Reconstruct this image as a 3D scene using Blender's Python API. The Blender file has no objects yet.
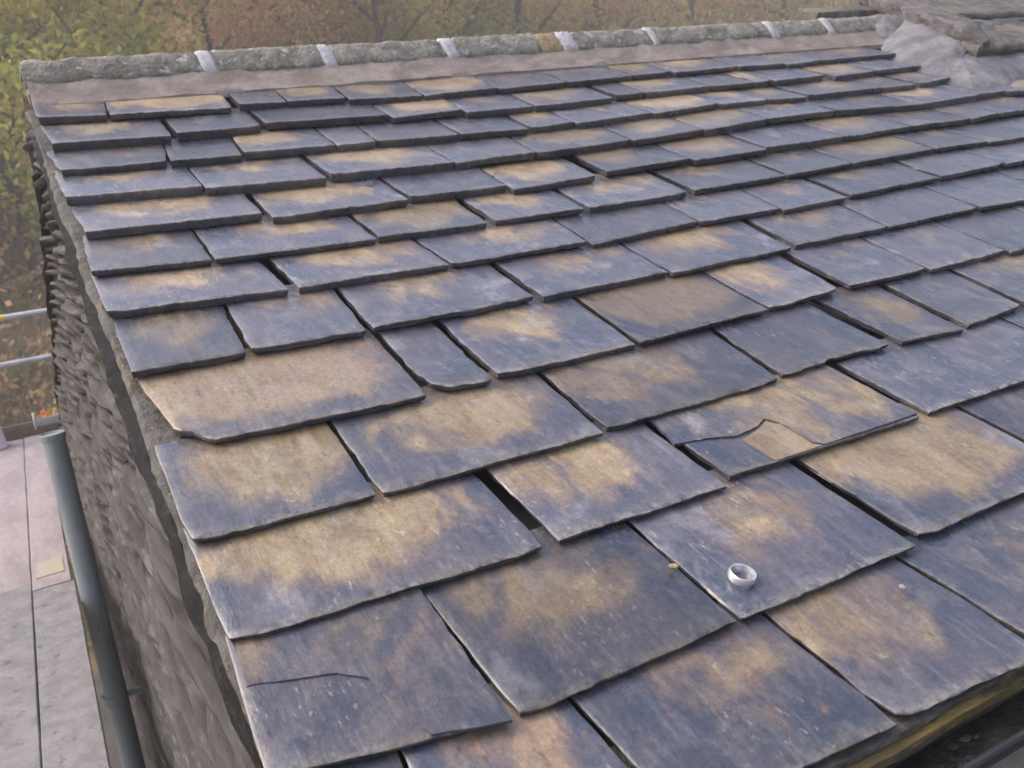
import bpy, bmesh, math, random
import numpy as np
from mathutils import Vector, Matrix, noise

scene = bpy.context.scene
R = math.radians

# ------------------------------------------------------------------ camera
ZC = 4.6                    # camera height above the yard (standing on a scaffold lift)
PITCH = R(23)               # pitch of the slate roof
cam_d = bpy.data.cameras.new('camera')
cam = bpy.data.objects.new('camera', cam_d)
scene.collection.objects.link(cam)
scene.camera = cam
cam_d.sensor_width = 36.0
cam_d.lens = 963.55 / 1024 * 36.0
cam_d.clip_start = 0.05
cam_d.clip_end = 600
_r = Vector((0.86392, -0.48624, -0.13119))
_d = Vector((-0.21102, -0.11295, -0.97093))
_f = Vector((0.45729, 0.86649, -0.20018))
M = Matrix(((_r.x, -_d.x, -_f.x), (_r.y, -_d.y, -_f.y), (_r.z, -_d.z, -_f.z))).to_4x4()
M.translation = Vector((0, 0, ZC))
cam.matrix_world = M
cam_d.dof.use_dof = True
cam_d.dof.focus_distance = 1.9
cam_d.dof.aperture_fstop = 7.0

# ------------------------------------------------------------------ light
SUN_EL, SUN_AZ = R(50), R(-64)     # soft light through cloud, over the gable end of the ridge
world = bpy.data.worlds.new('World')
scene.world = world
world.use_nodes = True
wn = world.node_tree.nodes
wl = world.node_tree.links
bg = wn['Background']
sky = wn.new('ShaderNodeTexSky')
sky.sky_type = 'NISHITA'
sky.sun_disc = False
sky.sun_elevation = SUN_EL
sky.sun_rotation = SUN_AZ
sky.air_density = 1.0
sky.dust_density = 6.0
sky.ozone_density = 1.0
hsv = wn.new('ShaderNodeHueSaturation')
hsv.inputs['Saturation'].default_value = 1.0
wl.new(sky.outputs['Color'], hsv.inputs['Color'])
wl.new(hsv.outputs['Color'], bg.inputs['Color'])
bg.inputs['Strength'].default_value = 0.15
sun_d = bpy.data.lights.new('sun', 'SUN')
sun_d.energy = 0.85
sun_d.angle = R(50)
sun_d.color = (1.0, 0.95, 0.9)
sun = bpy.data.objects.new('sun', sun_d)
scene.collection.objects.link(sun)
sdir = Vector((math.sin(SUN_AZ) * math.cos(SUN_EL), math.cos(SUN_AZ) * math.cos(SUN_EL), math.sin(SUN_EL)))
sun.rotation_euler = (-sdir).to_track_quat('-Z', 'Y').to_euler()
sun.location = sdir * 30
vs = scene.view_settings
vs.view_transform = 'Standard'
vs.look = 'None'
vs.gamma = 1
vs.exposure = 1.12
vs.use_curve_mapping = False

# ------------------------------------------------------------------ helpers
COL = scene.collection
def link(o, parent=None):
    COL.objects.link(o)
    if parent is not None:
        o.parent = parent
    return o
def mesh_obj(name, verts, faces, mat, parent=None, loc=(0, 0, 0), smooth=True, flat_angle=None):
    me = bpy.data.meshes.new(name)
    me.from_pydata([tuple(v) for v in verts], [], faces)
    me.update()
    if smooth:
        me.polygons.foreach_set('use_smooth', [True] * len(me.polygons))
        me.set_sharp_from_angle(angle=flat_angle or R(38))
    if mat:
        me.materials.append(mat)
    o = bpy.data.objects.new(name, me)
    o.location = loc
    return link(o, parent)
def empty(name, loc):
    o = bpy.data.objects.new(name, None)
    o.location = loc
    o.empty_display_size = 0.2
    return link(o)
def tag(o, label=None, cat=None, group=None, kind=None):
    if label: o['label'] = label
    if cat: o['category'] = cat
    if group: o['group'] = group
    if kind: o['kind'] = kind
    return o
def fnoise(x, y, z=0.0):
    return noise.noise(Vector((x, y, z)))
def box(x0, x1, y0, y1, z0, z1):
    v = [(x0, y0, z0), (x1, y0, z0), (x1, y1, z0), (x0, y1, z0), (x0, y0, z1), (x1, y0, z1), (x1, y1, z1), (x0, y1, z1)]
    f = [(0, 3, 2, 1), (4, 5, 6, 7), (0, 1, 5, 4), (1, 2, 6, 5), (2, 3, 7, 6), (3, 0, 4, 7)]
    return v, f
def tube(path, radii, seg=12, cap=True):
    """tapered tube along a list of points"""
    vs_, fs = [], []
    n = len(path)
    path = [Vector(p_) for p_ in path]
    for i, p_ in enumerate(path):
        t = (path[min(i + 1, n - 1)] - path[max(i - 1, 0)]).normalized()
        a = t.orthogonal().normalized() if abs(t.z) > 0.9 else t.cross(Vector((0, 0, 1))).normalized()
        b = t.cross(a)
        for k in range(seg):
            w = 2 * math.pi * k / seg
            vs_.append(p_ + (a * math.cos(w) + b * math.sin(w)) * radii[i])
    for i in range(n - 1):
        for k in range(seg):
            k2 = (k + 1) % seg
            fs.append((i * seg + k, i * seg + k2, (i + 1) * seg + k2, (i + 1) * seg + k))
    if cap:
        fs.append(tuple(range(seg))[::-1])
        fs.append(tuple((n - 1) * seg + k for k in range(seg)))
    return vs_, fs
def lathe(profile, seg=32):
    vs_, fs = [], []
    m = len(profile)
    for k in range(seg):
        w = 2 * math.pi * k / seg
        for r, z in profile:
            vs_.append((r * math.cos(w), r * math.sin(w), z))
    for k in range(seg):
        k2 = (k + 1) % seg
        for j in range(m):
            j2 = (j + 1) % m
            fs.append((k * m + j, k2 * m + j, k2 * m + j2, k * m + j2))
    return vs_, fs
def join(parts):
    V, F = [], []
    for v, f in parts:
        o = len(V)
        V += [tuple(x) for x in v]
        F += [tuple(i + o for i in q) for q in f]
    return V, F

class NT:
    """small node-tree writer"""
    def __init__(self, name):
        self.m = bpy.data.materials.new(name)
        self.m.use_nodes = True
        self.t = self.m.node_tree
        self.b = self.t.nodes['Principled BSDF']
        self.out = self.t.nodes['Material Output']
    def n(self, typ, props=None, **inp):
        nd = self.t.nodes.new(typ)
        for k, v in (props or {}).items():
            setattr(nd, k, v)
        for k, v in inp.items():
            self.set(nd, k, v)
        return nd
    def set(self, nd, k, v):
        key = int(k[1:]) if k[0] == 'i' and k[1:].isdigit() else k.replace('_', ' ')
        s = nd.inputs[key]
        if isinstance(v, bpy.types.NodeSocket):
            self.t.links.new(v, s)
        elif isinstance(v, bpy.types.Node):
            self.t.links.new(v.outputs[0], s)
        else:
            s.default_value = v
    def math(self, op, a, b=0.0, c=0.0, clamp=False):
        nd = self.n('ShaderNodeMath', {'operation': op, 'use_clamp': clamp}, i0=a, i1=b, i2=c)
        return nd.outputs[0]
    def mix(self, fac, a, b, mode='MIX'):
        nd = self.t.nodes.new('ShaderNodeMix')
        nd.data_type = 'RGBA'
        nd.blend_type = mode
        nd.clamp_factor = True
        for s, v in ((nd.inputs[0], fac), (nd.inputs[6], a), (nd.inputs[7], b)):
            if isinstance(v, bpy.types.NodeSocket):
                self.t.links.new(v, s)
            else:
                s.default_value = v if not isinstance(v, tuple) else (v + (1,) if len(v) == 3 else v)
        return nd.outputs[2]
    def noise(self, vec, scale, detail=4, rough=0.55, dist=0.0):
        nd = self.n('ShaderNodeTexNoise', Scale=scale, Detail=detail, Roughness=rough, Distortion=dist)
        self.t.links.new(vec, nd.inputs['Vector'])
        return nd.outputs[0]
    def scaled(self, vec, sc, off=None):
        nd = self.n('ShaderNodeVectorMath', {'operation': 'MULTIPLY_ADD'})
        self.t.links.new(vec, nd.inputs[0])
        nd.inputs[1].default_value = sc
        if off is not None:
            self.t.links.new(off, nd.inputs[2])
        return nd.outputs[0]
    def ramp(self, v, lo, hi, smooth=True):
        nd = self.n('ShaderNodeMapRange', {'interpolation_type': 'SMOOTHSTEP' if smooth else 'LINEAR', 'clamp': True})
        self.set(nd, 'i0', v); self.set(nd, 'i1', lo); self.set(nd, 'i2', hi)
        return nd.outputs[0]
    def bump(self, h, strength, dist):
        nd = self.n('ShaderNodeBump', Strength=strength, Distance=dist)
        self.t.links.new(h, nd.inputs['Height'])
        self.t.links.new(nd.outputs[0], self.b.inputs['Normal'])
    def fin(self, col=None, rough=None, spec=None, metal=None):
        for k, v in (('Base Color', col), ('Roughness', rough), ('Specular IOR Level', spec), ('Metallic', metal)):
            if v is None: continue
            if isinstance(v, bpy.types.NodeSocket): self.t.links.new(v, self.b.inputs[k])
            else: self.b.inputs[k].default_value = v if not isinstance(v, tuple) else v + (1,)
        return self.m

def coords(nt, which='Object', jitter=True):
    tc = nt.n('ShaderNodeTexCoord')
    v = tc.outputs[which]
    if not jitter: return v, None
    oi = nt.n('ShaderNodeObjectInfo')
    off = nt.n('ShaderNodeVectorMath', {'operation': 'SCALE'})
    off.inputs[0].default_value = (17.3, 9.1, 5.7)
    nt.t.links.new(oi.outputs['Random'], off.inputs['Scale'])
    ad = nt.n('ShaderNodeVectorMath', {'operation': 'ADD'})
    nt.t.links.new(v, ad.inputs[0]); nt.t.links.new(off.outputs[0], ad.inputs[1])
    return ad.outputs[0], oi

# ------------------------------------------------------------------ materials
def mat_slate():
    nt = NT('riven_slate')
    p, oi = coords(nt)
    sepc = nt.n('ShaderNodeSeparateColor'); nt.t.links.new(oi.outputs['Color'], sepc.inputs[0])
    tan, pink, lum = sepc.outputs[0], sepc.outputs[1], sepc.outputs[2]
    uv = nt.n('ShaderNodeUVMap', {'uv_map': 'slate'})
    su = nt.n('ShaderNodeSeparateXYZ'); nt.t.links.new(uv.outputs[0], su.inputs[0])
    a, b = su.outputs[0], su.outputs[1]
    # where the stain sits on this slate: off the tail and side margins, uneven, running up under the next course
    ac = nt.math('ABSOLUTE', nt.math('SUBTRACT', a, nt.math('ADD', 0.32, nt.math('MULTIPLY', oi.outputs['Random'], 0.36))))
    bc = nt.math('ABSOLUTE', nt.math('SUBTRACT', b, 0.78))
    rr = nt.math('ADD', nt.math('MULTIPLY', nt.math('MULTIPLY', ac, ac), 3.2), nt.math('MULTIPLY', nt.math('MULTIPLY', bc, bc), 2.2))
    big = nt.noise(nt.scaled(p, (7.5, 5.0, 7.0)), 1.0, 3, 0.55, 1.1)
    med = nt.noise(nt.scaled(p, (30, 12, 30)), 1.0, 6, 0.68, 0.5)
    mot = nt.noise(nt.scaled(p, (17, 10, 17)), 1.0, 5, 0.65, 0.9)
    fld = nt.math('ADD', nt.math('ADD', nt.math('MULTIPLY', nt.math('SUBTRACT', big, 0.5), 2.0), nt.math('MULTIPLY', nt.math('SUBTRACT', med, 0.5), 0.4)), nt.math('SUBTRACT', nt.math('MULTIPLY', nt.math('SUBTRACT', mot, 0.5), 0.5), rr))
    thr = nt.math('SUBTRACT', 0.60, nt.math('MULTIPLY', tan, 1.66))
    sub = nt.math('SUBTRACT', fld, thr)
    mask = nt.ramp(sub, -0.20, 0.30)
    # base slate
    n1 = nt.noise(nt.scaled(p, (8, 4, 8)), 1.0, 4, 0.6)
    streak = nt.noise(nt.scaled(p, (85, 9, 60)), 1.0, 5, 0.68)
    fine = nt.noise(p, 210, 3, 0.7)
    dark = nt.mix(nt.ramp(n1, 0.34, 0.66), (0.046, 0.057, 0.092), (0.086, 0.080, 0.104))
    dark = nt.mix(nt.math('MULTIPLY', nt.ramp(mot, 0.46, 0.66), 0.6), dark, (0.145, 0.135, 0.148))
    dark = nt.mix(nt.math('MULTIPLY', nt.ramp(streak, 0.55, 0.78), 0.40), dark, (0.20, 0.192, 0.205))
    dark = nt.mix(nt.math('MULTIPLY', nt.ramp(med, 0.42, 0.26), 0.6), dark, (0.035, 0.038, 0.05))
    # stain
    n2 = nt.noise(nt.scaled(p, (14, 7, 14)), 1.0, 5, 0.65, 0.6)
    och = nt.mix(nt.ramp(n2, 0.36, 0.66), (0.215, 0.146, 0.068), (0.36, 0.27, 0.142))
    och = nt.mix(nt.math('MULTIPLY', nt.ramp(mot, 0.52, 0.68), 0.55), och, (0.32, 0.275, 0.20))
    och = nt.mix(nt.math('MULTIPLY', pink, nt.ramp(med, 0.35, 0.6)), och, (0.30, 0.205, 0.145))
    och = nt.mix(nt.math('MULTIPLY', nt.ramp(streak, 0.46, 0.72), 0.5), och, (0.20, 0.185, 0.165))
    och = nt.mix(nt.math('MULTIPLY', nt.ramp(med, 0.40, 0.24), 0.7), och, (0.09, 0.085, 0.09))
    col = nt.mix(nt.math('MULTIPLY', mask, 0.86), dark, och)
    # pale bloom and a brown halo where the stain thins out
    halo = nt.math('MULTIPLY', nt.ramp(sub, -0.45, -0.05), nt.ramp(sub, 0.3, 0.0))
    col = nt.mix(nt.math('MULTIPLY', halo, 0.35), col, (0.19, 0.135, 0.10))
    bl = nt.noise(nt.scaled(p, (5.5, 4.2, 6)), 1.0, 4, 0.6, 0.7)
    col = nt.mix(nt.math('MULTIPLY', nt.ramp(bl, 0.56, 0.70), 0.40), col, (0.33, 0.32, 0.34))
    # rusty freckles, pale lichen flecks
    fl = nt.noise(nt.scaled(p, (120, 42, 90)), 1.0, 3, 0.6)
    flz = nt.math('MULTIPLY', nt.ramp(nt.noise(p, 6, 3, 0.6), 0.46, 0.66), oi.outputs['Alpha'])
    col = nt.mix(nt.math('MULTIPLY', nt.math('MULTIPLY', nt.ramp(fl, 0.59, 0.69), flz), 0.65), col, (0.44, 0.39, 0.34))
    dk = nt.noise(nt.scaled(p, (140, 30, 90)), 1.0, 4, 0.6)
    col = nt.mix(nt.math('MULTIPLY', nt.ramp(dk, 0.40, 0.28), 0.6), col, (0.045, 0.045, 0.055))
    rs = nt.noise(nt.scaled(p, (22, 14, 22)), 1.0, 3, 0.6, 0.5)
    col = nt.mix(nt.math('MULTIPLY', nt.ramp(rs, 0.60, 0.76), nt.math('ADD', 0.12, nt.math('MULTIPLY', pink, 0.6))), col, (0.30, 0.165, 0.10))
    # worn, mineral-crusted arrises and split edges; skirt sides then darkened as painted shade
    ea = nt.n('ShaderNodeAttribute', {'attribute_name': 'edge'})
    en = nt.noise(p, 46, 4, 0.7)
    ef = nt.math('MULTIPLY', ea.outputs['Fac'], nt.ramp(en, 0.36, 0.56))
    ecol = nt.mix(nt.ramp(n2, 0.45, 0.6), (0.33, 0.30, 0.265), (0.25, 0.215, 0.14))
    col = nt.mix(nt.math('MULTIPLY', ef, 0.7), col, ecol)
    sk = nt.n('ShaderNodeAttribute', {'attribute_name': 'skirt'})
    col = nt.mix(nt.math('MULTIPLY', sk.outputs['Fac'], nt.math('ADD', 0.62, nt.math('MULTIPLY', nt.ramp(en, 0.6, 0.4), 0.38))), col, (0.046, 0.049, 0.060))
    # per-slate tone and fine grain
    tone = nt.math('ADD', nt.math('MULTIPLY', lum, 0.95), 0.52)
    grit = nt.noise(p, 95, 5, 0.75)
    grain = nt.math('MAXIMUM', 0.25, nt.math('ADD', -0.50, nt.math('MULTIPLY', nt.math('ADD', nt.math('ADD', fine, streak), nt.math('MULTIPLY', grit, 1.4)), 0.86)))
    g = nt.math('MULTIPLY', tone, grain)
    gc = nt.n('ShaderNodeCombineColor', i0=g, i1=g, i2=g)
    col = nt.mix(1.0, col, gc.outputs[0], 'MULTIPLY')
    rough = nt.math('ADD', nt.math('ADD', 0.29, nt.math('MULTIPLY', mask, 0.10)), nt.math('MULTIPLY', nt.math('SUBTRACT', n1, 0.5), 0.35))
    lay = nt.noise(nt.scaled(p, (16, 8, 16)), 1.0, 6, 0.62, 0.8)
    hgt = nt.math('ADD', nt.math('ADD', nt.math('MULTIPLY', streak, 0.35), nt.math('MULTIPLY', lay, 1.0)), nt.math('ADD', nt.math('MULTIPLY', fine, 0.12), nt.math('MULTIPLY', grit, 0.22)))
    nt.bump(hgt, 0.5, 0.006)
    nt.b.inputs['Coat Weight'].default_value = 0.35      # film of rain water
    nt.b.inputs['Coat Roughness'].default_value = 0.24
    return nt.fin(col, rough, 0.6)

def mat_simple(name, c1, c2, scale=8, rough=0.7, stretch=(1, 1, 1), bump=0.3, bdist=0.01, c3=None, t3=(0.6, 0.7), spec=0.4, metal=0.0, jitter=True, detail=5, lo=0.35, hi=0.65):
    nt = NT(name)
    p, oi = coords(nt, 'Object', jitter)
    q = nt.scaled(p, stretch)
    a = nt.noise(q, scale, detail, 0.62, 0.3)
    b = nt.noise(q, scale * 5.3, 4, 0.65)
    col = nt.mix(nt.ramp(a, lo, hi), c1, c2)
    if c3: col = nt.mix(nt.ramp(nt.noise(q, scale * 1.9, 5, 0.65), *t3), col, c3)
    v = nt.math('ADD', 0.7, nt.math('MULTIPLY', b, 0.6))
    gc = nt.n('ShaderNodeCombineColor', i0=v, i1=v, i2=v)
    col = nt.mix(1.0, col, gc.outputs[0], 'MULTIPLY')
    if bump: nt.bump(nt.math('ADD', a, nt.math('MULTIPLY', b, 0.5)), bump, bdist)
    return nt.fin(col, rough, spec, metal)

def mat_leaf(name):
    nt = NT(name)
    at = nt.n('ShaderNodeAttribute', {'attribute_name': 'tint'})
    nt.fin(None, 0.6, 0.3)
    nt.t.links.new(at.outputs['Color'], nt.b.inputs['Base Color'])
    tr = nt.n('ShaderNodeBsdfTranslucent'); nt.t.links.new(at.outputs['Color'], tr.inputs[0])
    mx = nt.n('ShaderNodeMixShader'); mx.inputs[0].default_value = 0.5
    nt.t.links.new(nt.b.outputs[0], mx.inputs[1]); nt.t.links.new(tr.outputs[0], mx.inputs[2])
    nt.t.links.new(mx.outputs[0], nt.out.inputs[0])
    return nt.m

SLATE = mat_slate()
RIDGE = mat_simple('lichened_ridge_stone', (0.15, 0.142, 0.12), (0.29, 0.275, 0.24), 15, 0.88, (1, 1, 1), 0.9, 0.02, (0.42, 0.41, 0.37), (0.55, 0.66))
CEMENT = mat_simple('weathered_cement', (0.195, 0.162, 0.142), (0.31, 0.265, 0.238), 8, 0.8, (1, 1.6, 1), 0.6, 0.012, (0.25, 0.225, 0.21), (0.58, 0.7))
LIME = mat_simple('white_lime_mortar', (0.40, 0.385, 0.41), (0.54, 0.52, 0.55), 14, 0.85, (1, 1, 1), 0.8, 0.012, (0.30, 0.29, 0.29), (0.60, 0.72))
GREYMORTAR = mat_simple('grey_cement_fillet', (0.115, 0.113, 0.126), (0.21, 0.206, 0.226), 7, 0.85, (1, 1, 1), 0.7, 0.015, (0.085, 0.083, 0.087), (0.58, 0.74))
VERGE = mat_simple('mossy_verge_mortar', (0.062, 0.057, 0.052), (0.125, 0.118, 0.112), 16, 0.85, (1, 1, 1), 0.9, 0.014, (0.19, 0.145, 0.065), (0.58, 0.68))
STONE = mat_simple('rubble_stone', (0.026, 0.022, 0.019), (0.058, 0.052, 0.050), 9, 0.65, (1, 0.25, 2.5), 0.7, 0.008, (0.105, 0.103, 0.116), (0.52, 0.68))
BED = mat_simple('earthy_wall_mortar', (0.022, 0.018, 0.012), (0.048, 0.040, 0.022), 14, 0.9, (1, 1, 1), 0.9, 0.02)
DECK = mat_simple('dark_roof_underlay', (0.09, 0.09, 0.098), (0.14, 0.136, 0.136), 8, 0.9)
MOSSWOOD = mat_simple('mossy_timber', (0.13, 0.095, 0.04), (0.23, 0.165, 0.055), 22, 0.85, (0.35, 1, 1), 0.9, 0.012, (0.065, 0.058, 0.042), (0.50, 0.60))
GUTTER = mat_simple('black_gutter_plastic', (0.03, 0.031, 0.036), (0.06, 0.06, 0.065), 9, 0.35, (0.3, 1, 1), 0.15, 0.003)
DEBRIS = mat_simple('wet_gutter_silt', (0.018, 0.018, 0.016), (0.06, 0.055, 0.045), 30, 0.3, (1, 1, 1), 0.8, 0.01)
PALEPLAST = mat_simple('pale_grey_plastic', (0.50, 0.51, 0.52), (0.62, 0.62, 0.63), 6, 0.45, (1, 1, 1), 0.05)
PIPE = mat_simple('grey_pipe_plastic', (0.20, 0.23, 0.25), (0.27, 0.30, 0.32), 6, 0.45, (1, 1, 0.2), 0.1, 0.004, (0.16, 0.17, 0.165), (0.58, 0.74))
STEEL = mat_simple('galvanised_tube', (0.42, 0.42, 0.44), (0.58, 0.58, 0.60), 11, 0.42, (1, 1, 1), 0.1, 0.003, None, metal=0.55)
YELLOW = mat_simple('yellow_tape', (0.62, 0.55, 0.06), (0.72, 0.66, 0.12), 12, 0.5, (1, 1, 1), 0.05)
BOARDA = mat_simple('weathered_pale_board', (0.25, 0.212, 0.225), (0.33, 0.285, 0.30), 2.6, 0.6, (3, 0.8, 1), 0.35, 0.004, (0.21, 0.185, 0.19), (0.62, 0.78))
BOARDB = mat_simple('mottled_grey_board', (0.17, 0.165, 0.175), (0.235, 0.227, 0.238), 9, 0.6, (1.3, 1, 1), 0.45, 0.005, (0.10, 0.096, 0.10), (0.57, 0.70))
TIMBER = mat_simple('brown_timber', (0.11, 0.075, 0.05), (0.19, 0.14, 0.10), 9, 0.7, (0.3, 1, 1), 0.4, 0.004)
BARK = mat_simple('bark', (0.05, 0.042, 0.035), (0.12, 0.105, 0.09), 10, 0.9, (3, 3, 0.6), 0.8, 0.03)
HILL = mat_simple('leaf_litter_ground', (0.075, 0.062, 0.03), (0.15, 0.105, 0.05), 0.7, 0.95, (1, 1, 1), 0.6, 0.1, (0.06, 0.075, 0.025), (0.52, 0.62), jitter=False)
RENDER = mat_simple('dull_stone_wall', (0.16, 0.14, 0.13), (0.26, 0.24, 0.23), 5, 0.85)
METAL = NT('bright_aluminium').fin((0.80, 0.81, 0.84), 0.27, 0.5, 0.75)
YARD = mat_simple('dark_wet_concrete', (0.05, 0.048, 0.046), (0.085, 0.08, 0.076), 3, 0.5)
TANSTONE = mat_simple('ochre_ridge_stone', (0.26, 0.19, 0.11), (0.38, 0.30, 0.19), 15, 0.88, (1, 1, 1), 0.8, 0.02)
LEAF = mat_leaf('autumn_leaves')

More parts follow.
